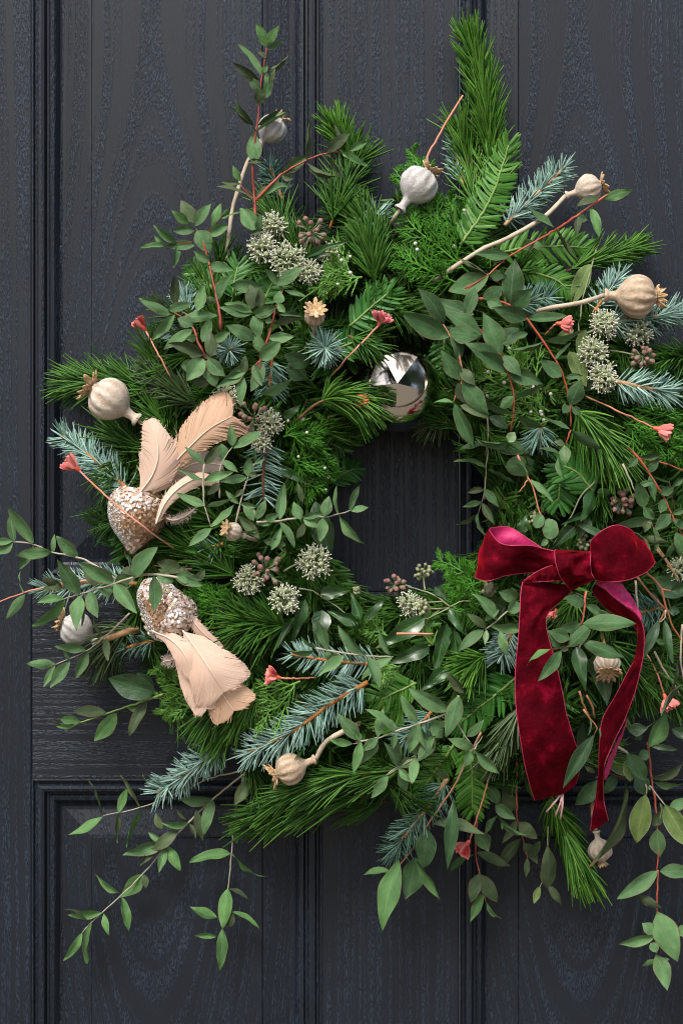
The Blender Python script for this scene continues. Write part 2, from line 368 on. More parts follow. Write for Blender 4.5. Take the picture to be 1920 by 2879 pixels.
def spruce(label, F, s, L=56, n=260, m=None, lift=.018, ang=(48, 76), w=5.2, tw='rust', t0=0.03, facing=False, flatk=.75, tr=4.6):
    seed(label); n = int(n*.8); pts = parse(F, s); P = path3(pts, lift); t = thing('spruce_sprig', label, 'spruce sprig', P[0], 'blue spruce sprigs in the wreath')
    Q = smooth(P, 50); ln0 = np.linalg.norm(np.diff(Q, axis=0), axis=1).sum()
    k = 60; S1 = smooth(P, k); mb = MB(); tube(mb, S1, np.linspace(tr*S, tr*.62*S, k)*(1 + .35*np.random.rand(k)), 7); mb.build('twig', M_STEM[tw], t)
    mb = MB(); kk = int(ln0/.0022)                       # little pegs that carry the needles
    B, T, u = along(Q, kk, 0, 1); R, a, b = radial(T); needles(mb, B, T*.7 + R*.8, .0032, .0019, -R*.1, 2, False, None); mb.build('peg', M_STEM[tw], t, kind='stuff')
    B, T, u = along(Q, n, t0, 1.0); R, a, b = radial(T)
    if not facing:
        c = (R @ CAMDIR)[:, None]; R = unit(R - CAMDIR*np.clip(c - .12, 0, 1)*.9)
    an = np.radians(np.random.uniform(ang[0], ang[1], n))*np.where(u > .9, .55 + .45*(1-u)*10, 1)
    Dn = T*np.cos(an)[:, None] + R*np.sin(an)[:, None]
    ln = L*S*np.random.uniform(.8, 1.1, n)*np.where(u > .9, .85, 1)
    bend = T*np.random.uniform(.02, .16, n)[:, None] + np.random.normal(0, .04, (n, 3))
    mb = MB(); needles(mb, B, Dn, ln, w*S, bend, 3, False, np.clip(np.random.normal(.55, .25, n), 0, 1), 0, .3)
    mb.build('needles', m or M_SPR, t, kind='stuff'); return t
def yew(label, F, s, L=56, n=70, m=None, lift=.014, w=8.2, ang=(52, 72), tilt=.25, name='yew_sprig', cat='yew sprig', side=0):
    seed(label); pts = parse(F, s); P = path3(pts, lift); t = thing(name, label, cat, P[0], 'yew sprigs in the wreath')
    put_stem(t, pts, lift, 4*S, 2.2*S, M_STEM['green'], 'twig'); Q = smooth(P, 50)
    u = np.repeat(np.linspace(.04, 1, n//2), 2) + np.random.normal(0, .004, (n//2)*2); u = np.clip(u, 0, 1); n = len(u)
    x = u*(len(Q)-1); i = np.clip(x.astype(int), 0, len(Q)-2); q = (x-i)[:, None]; TT = tangents(Q); B = Q[i]*(1-q) + Q[i+1]*q; T = unit(TT[i])
    a = unit(np.cross(T, CAMDIR)); b = np.cross(a, T); sg = np.where(np.arange(n) % 2 == 0, 1, -1)
    R = unit(a*sg[:, None] + b*np.random.normal(-.15, tilt, n)[:, None])
    an = np.radians(np.random.uniform(ang[0], ang[1], n))*(1 - .55*np.clip((u-.8)/.2, 0, 1))
    Dn = T*np.cos(an)[:, None] + R*np.sin(an)[:, None]
    ln = L*S*np.random.uniform(.9, 1.06, n)*(.62 + .38*np.sin(np.pi*np.clip(u*.9 + .08, 0, 1))**.6)
    mb = MB(); needles(mb, B, Dn, ln, w*S, T*.14 + np.random.normal(0, .03, (n, 3)), 5, True, np.clip(np.random.normal(.5, .22, n), 0, 1))
    mb.build('needles', m or M_YEW, t, kind='stuff'); return t
def cypress_into(mb, Q, n1, l1, rr0=2.3, plane=.45, curl=.25):
    T = tangents(Q); L0 = len(Q)
    SB, SD = [], []
    def thread(P, r): 
        k = len(P); tube(mb, P, np.linspace(r, r*.55, k)*(1 + .22*(np.arange(k) % 2)), 4, float(np.clip(random.gauss(.5, .22), 0, 1)), cap=False)
        TT = tangents(P)
        for j in range(k):
            for sg in (1, -1): SB.append(P[j]); SD.append(TT[j]*.85 + unit(np.cross(TT[j], np.random.normal(0, 1, 3)))*.5)
    for q in range(n1):
        u = .08 + .92*q/n1; i = min(L0-2, int(u*(L0-1))); t = T[i]; a = unit(np.cross(t, CAMDIR)); sg = 1 if q % 2 else -1
        d = unit(t*math.cos(.75) + a*sg*math.sin(.75) + CAMDIR*random.gauss(0, plane)); ll = l1*(1.1 - .65*u)*random.uniform(.75, 1.15)
        c = np.array([random.gauss(0, curl), random.gauss(0, curl), random.gauss(-.05, curl)]) + t*.3
        ts = np.linspace(0, 1, 12)[:, None]; W = Q[i] + d*ts*ll + c*ts**2*ll*.6; thread(W, rr0*S)
        TW = tangents(W)
        for p in range(6):
            v = .15 + .8*p/6; j = int(v*11); e = unit(TW[j]*.8 + unit(np.cross(TW[j], CAMDIR + np.random.normal(0, .4, 3)))*(.6 if p % 2 else -.6)); l2 = ll*.42*(1.1-v*.7)
            tt = np.linspace(0, 1, 7)[:, None]; thread(W[j] + e*tt*l2 + TW[j]*tt**2*l2*.3, rr0*.8*S)
    thread(Q, rr0*1.3*S)
    SB = np.array(SB); SD = np.array(SD); k = len(SB)
    needles(mb, SB, SD, 7*S, 3.0*S, SD*0, 1, False)
def cyp(label, paths, l1=85, n1=14, m=None, lift=.008, berries=0, curl=.25):
    seed(label); pts0 = parse(*paths[0]); P0 = path3(pts0, lift)
    t = thing('cypress_sprig', label, 'cypress sprig', P0[0], 'cypress sprigs in the wreath'); mb = MB(); QS = []
    for F, s in paths:
        Q = smooth(path3(parse(F, s), lift), 30); QS.append(Q); cypress_into(mb, Q, n1, l1*S, curl=curl)
    mb.build('foliage', m or M_CYP, t, kind='stuff')
    for q in range(berries):
        Q = QS[q % len(QS)]; p = Q[random.randint(6, 29)] + np.random.normal(0, .010, 3) + CAMDIR*.010
        inst('berry', WAXB, t, Matrix.Translation(Vector(p)) @ Matrix.Scale(random.uniform(.8, 1.2), 4))
    return t

# ------------------------------------------------------------------ the door and the ground before it
def m_wood(name, horiz=False, cath=0.0):
    m, nt, b = newmat(name); tc = N_(nt, 'ShaderNodeTexCoord'); sp = N_(nt, 'ShaderNodeSeparateXYZ'); nt.links.new(tc.outputs['Object'], sp.inputs[0])
    ac, al = (sp.outputs[2], sp.outputs[0]) if horiz else (sp.outputs[0], sp.outputs[2])
    def vec(kx, kz, off=0.0):
        c = N_(nt, 'ShaderNodeCombineXYZ'); nt.links.new(math_(nt, 'MULTIPLY', ac, kx), c.inputs[0]); nt.links.new(math_(nt, 'MULTIPLY', al, kz), c.inputs[1]); c.inputs[2].default_value = off; return c.outputs[0]
    def noise(v, sc, det=2.0):
        n = N_(nt, 'ShaderNodeTexNoise', Scale=sc, Detail=det); nt.links.new(v, n.inputs['Vector']); return n.outputs[0]
    warp = noise(vec(7, 1.6, 3.1), 1.0, 2.0)
    if cath:                           # nested arches, drawn out along the grain
        e = math_(nt, 'ADD', math_(nt, 'MULTIPLY', math_(nt, 'POWER', math_(nt, 'ABSOLUTE', ac), 2.0), 7.0), math_(nt, 'MULTIPLY', math_(nt, 'SINE', math_(nt, 'MULTIPLY', math_(nt, 'ADD', al, cath), 4.2)), .042))
        e = math_(nt, 'ADD', e, math_(nt, 'MULTIPLY', ac, .35))
    else: e = ac
    s = math_(nt, 'ADD', e, math_(nt, 'MULTIPLY', warp, .017))
    c = N_(nt, 'ShaderNodeCombineXYZ'); nt.links.new(math_(nt, 'MULTIPLY', s, 185.0), c.inputs[0]); nt.links.new(math_(nt, 'MULTIPLY', al, 2.5), c.inputs[1])
    streak = noise(c.outputs[0], 1.0, 1.0)
    smask = ramp(nt, streak, [(.45, (0,)*3), (.58, (1,)*3)]).outputs[0]
    pm = ramp(nt, noise(vec(1000, 210, 1.3), 1.0, 2.0), [(.44, (0,)*3), (.58, (1,)*3)]).outputs[0]
    fine = noise(vec(1500, 330), 1.0, 2.0)
    h = math_(nt, 'MULTIPLY', smask, pm)
    h = math_(nt, 'ADD', h, math_(nt, 'MULTIPLY', fine, .20)); h = math_(nt, 'ADD', h, math_(nt, 'MULTIPLY', pm, .10))
    dust = noise(vec(14, 5, 7.7), 1.0, 5.0)
    base = mix(nt, math_(nt, 'MULTIPLY', h, .85, True), (.0040, .0062, .0102), (.0195, .0295, .0435))
    base = mix(nt, .5, base, mix(nt, 1.0, base, ramp(nt, dust, [(.3, (.6, .6, .6)), (.7, (1.4, 1.4, 1.42))]).outputs[0], 'MULTIPLY'))
    nt.links.new(base, b.inputs['Base Color'])
    nt.links.new(ramp(nt, h, [(0, (.46,)*3), (1, (.33,)*3)]).outputs[0], b.inputs['Roughness'])
    b.inputs['Specular IOR Level'].default_value = .36
    bump(nt, b, h, .7, .0006); return m
W_V = m_wood('grey_grain_upright'); W_H = m_wood('grey_grain_level', True); W_P = m_wood('grey_grain_panel', False, .12); W_Q = m_wood('grey_grain_lower_panel', False, .75)
def bx(mb, x0, x1, y0, y1, z0, z1, ch=.0012):   # box whose front edges are eased; y0 is the front
    X = [x0, x0+ch, x1-ch, x1]; 
    V = [(x0, y0+ch, z0), (x1, y0+ch, z0), (x1, y0+ch, z1), (x0, y0+ch, z1), (x0+ch, y0, z0+ch), (x1-ch, y0, z0+ch), (x1-ch, y0, z1-ch), (x0+ch, y0, z1-ch), (x0, y1, z0), (x1, y1, z0), (x1, y1, z1), (x0, y1, z1)]
    mb.add(V, [(4,5,6,7), (0,1,5,4), (1,2,6,5), (2,3,7,6), (3,0,4,7), (8,9,1,0), (9,10,2,1), (10,11,3,2), (11,8,0,3), (11,10,9,8)])
XP = lambda px: (px - CX)*S
ZP = lambda py: (CY - py)*S
door = thing('door', 'dark grey wood-grained panelled door behind the wreath', 'door', (XP(1097), 0, ZP(4050)))
def dpart(name, x0, x1, y0, y1, m):
    cx, cz = (XP(x0)+XP(x1))/2, (ZP(y0)+ZP(y1))/2; mb = MB(); bx(mb, XP(x0)-cx, XP(x1)-cx, 0, .044, ZP(y1)-cz, ZP(y0)-cz)
    o = mb.build(name, m, None, flat=True); o.parent = door; o.location = Vector((cx, 0, cz)) - door.location
PX = [(90, 905), (1290, 2105)]; PY = [(-260, 1664), (2189, 3600)]
dpart('stile', -180, 90, -530, 4050, W_V); dpart('stile', 2105, 2375, -530, 4050, W_V)
dpart('muntin', 905, 1290, -260, 1664, W_V); dpart('muntin', 905, 1290, 2189, 3600, W_V)
for y0, y1 in ((-530, -260), (1664, 2189), (3600, 4050)): dpart('rail', 90, 2105, y0, y1, W_H)
MOULD = [(0, 0), (5, .0005), (9, -.0035), (15, -.0040), (20, .0010), (28, .0016), (36, .0004), (41, -.0050), (47, -.0056), (52, -.0024), (62, -.0036), (70, -.0074), (76, -.0105), (82, -.0120)]
PANEL = [(82, -.0120), (92, -.0118), (160, -.0050), (166, -.0048), (169, -.0024)]
def loops(x0, x1, y0, y1, prof):
    V = []; cx, cz = (XP(x0)+XP(x1))/2, (ZP(y0)+ZP(y1))/2
    for i, d in prof: V += [(XP(x0+i)-cx, -d, ZP(y1-i)-cz), (XP(x1-i)-cx, -d, ZP(y1-i)-cz), (XP(x1-i)-cx, -d, ZP(y0+i)-cz), (XP(x0+i)-cx, -d, ZP(y0+i)-cz)]
    return V, (cx, cz)
for (x0, x1) in PX:
    for (y0, y1) in PY:
        for nm, pr in (('moulding', MOULD), ('panel', PANEL)):
            V, (cx, cz) = loops(x0, x1, y0, y1, pr); Fq = grid_faces(len(pr), 4, True).tolist()
            mb = MB()
            if nm == 'panel': k = (len(pr)-1)*4; Fq.append((k, k+1, k+2, k+3))
            mb.add(V, Fq); o = mb.build(nm, (W_P if y0 < 0 else W_Q) if nm == 'panel' else W_V, None, flat=True); o.parent = door; o.location = Vector((cx, 0, cz)) - door.location
gm = m_noise('pale_paving', [(.10, .085, .065), (.16, .135, .10), (.13, .11, .085)], 9, .9, .3, 60)
mb = MB(); mb.add([(-60, -120, 0), (60, -120, 0), (60, 3, 0), (-60, 3, 0)], [(0, 1, 2, 3)]); g = mb.build('ground', gm); g.location = (0, 0, ZP(4050) - .02); g['kind'] = 'structure'

# ------------------------------------------------------------------ small builders: lathes, berries, poppies, flowers
def lathe(mb, prof, n, c, z, x=None, rib=None, rnd=None, mat=0):
    z = unit(z); x = unit(np.cross(z, [.21, .17, .93])) if x is None else x; y = np.cross(z, x); th = np.linspace(0, 2*math.pi, n, endpoint=False)
    V = []
    for k, (r, h) in enumerate(prof):
        rr = r*(1 + (rib(th, k/(len(prof)-1)) if rib else 0*th))
        V.append(np.asarray(c) + z*h + (x*np.cos(th)[:, None] + y*np.sin(th)[:, None])*rr[:, None])
    mb.add(np.concatenate(V), grid_faces(len(prof), n, True), rnd, mat)
Z3 = np.array([0., 0., 1.])
def sph(r, k=6, sq=1.0): return [(r*math.sin(math.pi*(.02 + .96*i/(k-1))), -r*sq*math.cos(math.pi*(.02 + .96*i/(k-1)))) for i in range(k)]
M_BERRY = m_noise('green_berry', [(.15, .20, .085), (.24, .29, .15), (.20, .23, .13)], 500, .5)
M_FLOR = m_noise('floret', [(.20, .25, .12), (.31, .36, .20), (.25, .27, .17)], 500, .6)
M_STAM = m_noise('stamen', [(.56, .56, .42), (.74, .72, .60)], 300, .7)
M_BUDT = m_noise('berry_tip', [(.17, .065, .055), (.27, .135, .115), (.15, .09, .075)], 500, .65)
M_BUDG = m_noise('berry_cup', [(.13, .15, .085), (.19, .20, .12)], 500, .6)
M_WAX = m_noise('waxy_berry', [(.42, .40, .36), (.58, .55, .50)], 300, .6)
def small(name, mats, fn):
    mb = MB(); fn(mb); return mb.mesh(name, mats)
def f_berry(mb):
    lathe(mb, sph(.0026, 7), 10, (0, 0, 0), Z3); lathe(mb, [(.0013, .0023), (.0012, .0029), (.0002, .0028)], 8, (0, 0, 0), Z3, mat=1)
def f_bud(mb):
    lathe(mb, [(.0006, -.0045), (.0016, -.002), (.0026, .0008), (.0026, .0014)], 9, (0, 0, 0), Z3); lathe(mb, [(.0027, .0014), (.0023, .0026), (.0010, .0034), (.0003, .0042)], 9, (0, 0, 0), Z3, mat=1)
def f_flor(mb):
    lathe(mb, sph(.0027, 6), 9, (0, 0, 0), Z3); lathe(mb, [(.0019, .0018), (.0016, .0029), (.0003, .0030)], 8, (0, 0, 0), Z3, mat=2)
    for k in range(4):
        a = k*1.571 + .3; d = np.array([math.cos(a)*.8, math.sin(a)*.8, .75]); p = np.array([math.cos(a), math.sin(a), 0])*.0018 + Z3*.0012
        Q = np.array([p, p + d*.0022 + Z3*.0005, p + d*.0042 + Z3*.0004*(k % 3)]); tube(mb, Q, [.00038, .00034, .0003], 4, None, 1)
        lathe(mb, sph(.00085, 4), 5, Q[-1], d, mat=1)
ME_BERRY = small('berry', [M_BERRY, M_BUDT], f_berry); ME_BUD = small('flower_bud', [M_BUDG, M_BUDT], f_bud); ME_FLOR = small('floret', [M_FLOR, M_STAM, M_BERRY], f_flor)
WAXB = small('berry', [M_WAX], lambda mb: lathe(mb, sph(.0019, 6), 8, (0, 0, 0), Z3))
def umbel(label, F, s, r, kind, stalk=None, lift=.03, n=None, sc=1.0):
    seed(label); (px, py, l) = parse(F, s)[0]; rr = r/FR[F][2]*S*.84; sc = sc*.86
    c = at(px, py, surf(px, py) + lift + l); me = dict(berry=ME_BERRY, bud=ME_BUD, flower=ME_FLOR)[kind]
    t = thing('ivy_flower_head' if kind == 'flower' else 'ivy_berry_head', label, 'ivy flowers' if kind == 'flower' else 'ivy berries', c, 'ivy flower and berry heads in the wreath')
    n = n or dict(berry=18, bud=22, flower=30)[kind]; n = int(n*(.9 if kind == 'flower' else .78)); i = np.arange(n) + .5; cz = 1 - i/n*(1.5 if kind == 'flower' else 1.35); th = i*2.399963 + random.random()*6
    sr = np.sqrt(np.maximum(0, 1 - cz**2)); mb = MB()
    tilt = unit(CAMDIR + np.random.normal(0, .25, 3)); ax = unit(np.cross(tilt, [.2, .1, .95])); ay = np.cross(tilt, ax)
    dv = tilt*cz[:, None] + ax*(sr*np.cos(th))[:, None] + ay*(sr*np.sin(th))[:, None]
    for d in dv:
        d = unit(d + np.random.normal(0, .09, 3)); q = rr*random.uniform(.66, 1.10) - .002
        p = c + d*q; tube(mb, np.array([c, c + d*q*.5, p - d*.001]), [.0006, .0005, .0007], 4)
        x = unit(np.cross(d, [.3, .2, .9])); k = sc*random.uniform(.85, 1.3)
        inst(me.name.split('.')[0], me, t, basis(p, x, np.cross(d, x), d, k, k, k))
    lathe(mb, sph(.0016, 5), 7, c, Z3)
    if stalk:
        P = path3(parse(*stalk), lift - .008); tube(mb, smooth(np.vstack([c, P]), 14), 2.6*S, 6)
    else: tube(mb, np.array([c, c - CAMDIR*-.02 + np.array([0, .02, -.004])]), 2.6*S, 6)
    mb.build('stalk', M_STEM['olive'], t); return t
def m_pod(name, a, b_, c_, dark):
    m, nt, b = newmat(name); tc = N_(nt, 'ShaderNodeTexCoord'); n1 = N_(nt, 'ShaderNodeTexNoise', Scale=90.0, Detail=8.0, Roughness=.7); n2 = N_(nt, 'ShaderNodeTexNoise', Scale=420.0, Detail=4.0); n3 = N_(nt, 'ShaderNodeTexNoise', Scale=38.0, Detail=5.0)
    for n in (n1, n2, n3): nt.links.new(tc.outputs['Object'], n.inputs['Vector'])
    c = ramp(nt, n1.outputs[0], [(.28, dark), (.42, a), (.55, b_), (.7, c_)]).outputs[0]
    c = mix(nt, .35, c, ramp(nt, n2.outputs[0], [(.3, a), (.65, c_)]).outputs[0])
    c = mix(nt, math_(nt, 'MULTIPLY', ramp(nt, n3.outputs[0], [(.5, (0,)*3), (.68, (1,)*3)]).outputs[0], .45), c, dark)
    at_ = N_(nt, 'ShaderNodeAttribute', attribute_name='rnd'); c = mix(nt, math_(nt, 'MULTIPLY', math_(nt, 'SUBTRACT', 1.0, at_.outputs['Fac'], True), .62), c, dark)
    nt.links.new(c, b.inputs['Base Color']); b.inputs['Roughness'].default_value = .8; bump(nt, b, n1.outputs[0], .9, .0022); return m
POD = dict(grey=m_pod('grey_pod', (.42, .41, .385), (.56, .55, .525), (.68, .67, .645), (.25, .23, .20)), tan=m_pod('tan_pod', (.38, .28, .18), (.52, .42, .30), (.64, .54, .42), (.24, .145, .07)), cream=m_pod('cream_pod', (.46, .38, .30), (.60, .53, .44), (.70, .64, .56), (.30, .21, .13)))
M_CROWN = m_noise('pod_crown', [(.17, .085, .03), (.42, .28, .14), (.56, .42, .27)], 260, .8, .4, 400)
def poppy(label, F, c, r, crown, neck, m='grey', ad=0.0, stem=None, lift=.036, cr=.78, sq=.93, nray=11, scol='stick', sr=5.0, rb=1.0):
    seed(label); sc = FR[F][2]; px, py, l = parse(F, c)[0]; R = r/sc*S; C = at(px, py, surf(px, py) + lift + l)
    kx, ky = [float(a) for a in crown.split(',')]; cx0, cy0 = [float(a) for a in c.split(',')[:2]]
    ax = np.array([kx - cx0, 0, -(ky - cy0)]); ax = unit(ax)*math.sqrt(1 - ad*ad) + CAMDIR*ad
    t = thing('poppy_seed_head', label, 'poppy seed head', C, 'dried poppy seed heads in the wreath')
    if neck:
        nx, ny = [float(a) for a in neck.split(',')]; nl = math.hypot(nx-cx0, ny-cy0)/r
    else: nl = 1.5
    x = unit(np.cross(ax, [.2, .3, .9])); mb = MB()
    prof = [(.30, -nl), (.34, -nl+.06), (.33, -nl+.14), (.24, -nl+.22), (.21, -nl+.4), (.26, -1.05)] if nl > 1.3 else [(.25, -1.1)]
    prof += [(.40, -.93), (.62, -.76), (.84, -.5), (.97, -.2), (1.0, .05), (.96, .32), (.85, .56), (.66, .76), (.46, .88), (.33, .94), (.30, 1.02)]
    prof = [(a*R, b*R*sq) for a, b in prof]; dp = np.random.rand(3)*6
    rib = lambda th, q: (.048*np.cos(nray*th) + .022*np.sin(3*th + dp[0] + q*4) + .018*np.sin(7*th + dp[1] - q*9) + .016*np.sin(17*th + q*23) + .010*np.sin(26*th - q*31))*np.clip(q*2-.55, 0, 1)*rb
    PR = smooth(np.array([(a, 0, b) for a, b in prof]), 34); TH = np.linspace(0, 2*math.pi, 66, endpoint=False); QV = np.linspace(0, 1, 34)[:, None]; seam = np.clip(.62 + .55*np.cos(nray*TH)[None, :]*np.clip(QV*3-1.0, 0, 1) + .25*np.sin(5*TH[None, :] + dp[0] + QV*3)*np.sin(QV*9 + dp[1]) + np.random.normal(0, .10, (34, 66)), 0, 1)
    lathe(mb, [(p[0], p[2]) for p in PR], 66, C, ax, x, rib, seam.ravel())
    mb.build('capsule', POD[m], t)
    nr, na = 7, nray*8; th = np.linspace(0, 2*math.pi, na, endpoint=False); y = np.cross(ax, x); V = []
    wob = np.random.normal(0, .07, nray)[(np.arange(na)//8) % nray]; wz = np.random.normal(0, .07, nray)[(np.arange(na)//8) % nray]
    for side in (0, 1):
        for k in range(nr):
            q = (k+.02)/(nr-1) if side == 0 else (nr-1-k+.02)/(nr-1)
            edge = cr*(.60 + .40*np.abs(np.sin(nray*th/2))**.7*q + wob*q)
            h = 1.03*sq + .04 + (.34 + wz*1.6)*q**2.2 - .15*q*np.abs(np.cos(nray*th/2))**2 - (side*.06)
            V.append(C + (x*np.cos(th)[:, None] + y*np.sin(th)[:, None])*(edge*q*R)[:, None] + ax*(h*R)[:, None])
    mb = MB(); mb.add(np.concatenate(V), grid_faces(2*nr, na, True)); mb.build('crown', M_CROWN, t)
    base = C - ax*nl*R*sq
    if stem:
        pe = parse(*stem); pe[-1] = (pe[-1][0], pe[-1][1], pe[-1][2] - .03)
        P = np.vstack([base, path3(pe, lift - .004)]); mb = MB(); Q = smooth(P, 24); tube(mb, Q, sr*.85*S*np.linspace(1.0, 1.05, 24)*(1 + .22*np.random.rand(24)), 8); mb.build('stem', M_STEM[scol], t)
    else:
        mb = MB(); tube(mb, np.array([base + ax*.001, base - ax*.008 + np.array([0, .006, 0]), base - ax*.016 + np.array([0, .02, 0])]), sr*S, 8); mb.build('stem', M_STEM[scol], t)
    return t
M_CORAL = m_needle('coral_petal', (.40, .022, .018), (.86, .30, .26), .55)
M_ROSE = m_needle('rose_petal', (.38, .03, .05), (.76, .27, .28), .55)
M_CALYX = m_noise('coral_base', [(.52, .07, .035), (.66, .14, .08)], 200, .5)
def redflower(label, F, base, tip, stem, wide=.30, m=None, lift=.045, n=26, scol='pink', sr=2.6):
    seed(label); b = parse(F, base)[0]; e = parse(F, tip)[0]; d = surf(b[0], b[1]) + lift + b[2]
    B = at(b[0], b[1], d); E = at(e[0], e[1], max(.02, d + e[2] + .004)); ax = unit(E - B); Lh = np.linalg.norm(E - B)
    t = thing('red_dried_flower', label, 'dried flower', B, 'small red dried flowers in the wreath')
    x = unit(np.cross(ax, [.2, .3, .9])); y = np.cross(ax, x); i = np.arange(n); th = i*2.399963; ring = (i+.5)/n
    rad = (x*np.cos(th)[:, None] + y*np.sin(th)[:, None]); D_ = ax + rad*(wide*1.5*np.sqrt(ring))[:, None]
    mb = MB(); needles(mb, B + ax*Lh*.3 + rad*(Lh*.16*np.sqrt(ring))[:, None], D_, Lh*np.random.uniform(.58, .75, n), Lh*.26, rad*.10, 4, True, np.clip(np.random.normal(.5, .25, n), 0, 1))
    mb.build('petals', m or M_CORAL, t)
    mb = MB(); lathe(mb, [(.0011, -.001), (.0018, 0), (Lh*.13, Lh*.16), (Lh*.21, Lh*.38), (Lh*.16, Lh*.5), (.0003, Lh*.55)], 10, B, ax); mb.build('calyx', M_CALYX, t)
    if stem:
        P = np.vstack([B, path3(parse(*stem), lift - .004)]); P[-1] -= CAMDIR*.022; mb = MB(); Q = smooth(P, 20); Q[1:-1] += np.random.normal(0, .00025, (18, 3)); tube(mb, Q, np.linspace(sr*S, sr*.8*S, 20), 6); mb.build('stem', M_STEM[scol], t)
    return t

# ------------------------------------------------------------------ feathers and glitter birds
def m_feather(name, c0, c1):
    m, nt, b = newmat(name); a = N_(nt, 'ShaderNodeAttribute', attribute_name='rnd'); r = ramp(nt, a.outputs['Fac'], [(0, c0), (1, c1)])
    nt.links.new(r.outputs[0], b.inputs['Base Color']); b.inputs['Roughness'].default_value = .7; b.inputs['Specular IOR Level'].default_value = .2; b.inputs['Sheen Weight'].default_value = .1
    t = N_(nt, 'ShaderNodeBsdfTranslucent'); nt.links.new(r.outputs[0], t.inputs[0]); tr = N_(nt, 'ShaderNodeBsdfTransparent'); ms = N_(nt, 'ShaderNodeMixShader'); ms.inputs[0].default_value = .24; m2 = N_(nt, 'ShaderNodeMixShader'); m2.inputs[0].default_value = .07
    nt.links.new(b.outputs[0], ms.inputs[1]); nt.links.new(t.outputs[0], ms.inputs[2]); nt.links.new(ms.outputs[0], m2.inputs[1]); nt.links.new(tr.outputs[0], m2.inputs[2]); nt.links.new(m2.outputs[0], nt.nodes['Material Output'].inputs[0]); return m
M_FEA = m_feather('peach_feather', (.74, .50, .37), (.84, .64, .51)); M_FEAD = m_feather('apricot_feather', (.64, .39, .245), (.74, .50, .345)); M_FEAG = m_feather('grey_down', (.44, .36, .31), (.58, .49, .43))
M_QUILL = m_noise('quill', [(.76, .57, .44), (.84, .68, .55)], 60, .5)
def feather(t, F, rach, wl, wr, d0, m=None, cup=.3, nb=150, split=.10, fwd=50, name='feather', rag=.05):
    pts = parse(F, rach); P = np.array([at(px, py, d0 + l) for px, py, l in pts]); Q = smooth(P, 80); T = tangents(Q); sc = FR[F][2]
    nb = int(nb*1.5); fn = unit(np.cross(np.cross(T, CAMDIR), T)); mb = MB(); tube(mb, Q + fn*.0007, np.linspace(.0010, .0003, 80), 5, None, 1)
    wl = np.array(wl, float); wr = np.array(wr, float)
    for sg, w in ((-1, wl), (1, wr)):
        k = 9; u = np.linspace(0, 1, nb); s_ = np.linspace(0, 1, k); Ln = np.linalg.norm(np.diff(Q, axis=0), axis=1).sum()
        W = np.interp(u, np.linspace(0, 1, len(w)), w)/sc*S
        W = np.convolve(np.pad(W, 9, mode='edge'), np.ones(19)/19, 'valid')*np.where(u > .93, np.sqrt(np.clip((1.02-u)/.09, .02, 1)), 1)
        sweep = W/np.tan(np.radians(fwd))/Ln*.8
        UU = u[:, None] + (s_**.85)[None, :]*sweep[:, None]; UC = np.clip(UU, 0, 1); xi = UC*79; i = np.clip(xi.astype(int), 0, 78); fq = (xi-i)[..., None]
        cen = Q[i]*(1-fq) + Q[i+1]*fq; tt = unit(T[i]*(1-fq) + T[i+1]*fq); nn = unit(fn[i]*(1-fq) + fn[i+1]*fq); side = unit(np.cross(tt, nn))*sg
        wj = W*np.where(np.arange(nb) % 3 == 0, 1.0, .985)*(1 + np.random.normal(0, rag*.25, nb))
        sh = s_[None, :]*wj[:, None]
        C = cen + side*sh[..., None] + tt*((UU-UC)*Ln*.55)[..., None] - nn*(cup*W[:, None]*(s_**1.8)[None, :])[..., None]
        C = C + nn*(np.where(np.arange(nb) % 2 == 0, .00001, 0)[:, None]*(s_ > .05)[None, :])[..., None]
        col = np.clip(np.random.normal(.5, .13, nb) + .12*np.sin(u*7 + 2*sg), 0, 1)
        V = C.reshape(-1, 3); f0 = grid_faces(nb, k).reshape(nb-1, k-1, 4); keep = np.ones((nb-1, k-1), bool)
        for g_ in range(int(nb*split*.35)):                   # splits that run in from the edge along the barbs
            h0 = random.randint(int(nb*.2), nb-8); dp = random.choice((3, 4, 5, 6)); keep[h0, dp:] = False
            if random.random() < .5: keep[h0+1, min(7, dp+2):] = False
        keep[np.random.rand(nb-1) < rag, k-2] = False         # loose barb ends
        mb.add(V, f0[keep], np.repeat(col, k))
        j = np.random.randint(0, nb, int(nb*rag*4) + 8); e0 = C[j, k-2]; dd = unit(C[j, k-1] - C[j, k-4] + np.random.normal(0, .0012, (len(j), 3)))
        needles(mb, e0, dd, np.random.uniform(.002, .0055, len(j)), .00045, np.random.normal(0, .25, (len(j), 3)), 3, True)
    mb.build(name, [m or M_FEA, M_QUILL], t)
def m_metal(name, c, rough): 
    m, nt, b = newmat(name); a = N_(nt, 'ShaderNodeAttribute', attribute_name='rnd')
    nt.links.new(ramp(nt, a.outputs['Fac'], [(i/max(1, len(c)-1), q) for i, q in enumerate(c)]).outputs[0], b.inputs['Base Color']); b.inputs['Metallic'].default_value = .5; b.inputs['Roughness'].default_value = rough; return m
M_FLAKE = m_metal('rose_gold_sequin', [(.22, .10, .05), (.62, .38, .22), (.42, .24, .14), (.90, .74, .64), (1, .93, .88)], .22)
M_BEAD = m_metal('silver_bead', [(.62, .60, .56), (.88, .87, .84)], .22)
M_BODY = m_noise('bird_body', [(.30, .20, .13), (.48, .36, .26)], 200, .6)
M_GEM = m_metal('gold_gem', [(.66, .52, .32), (.82, .72, .55)], .18)
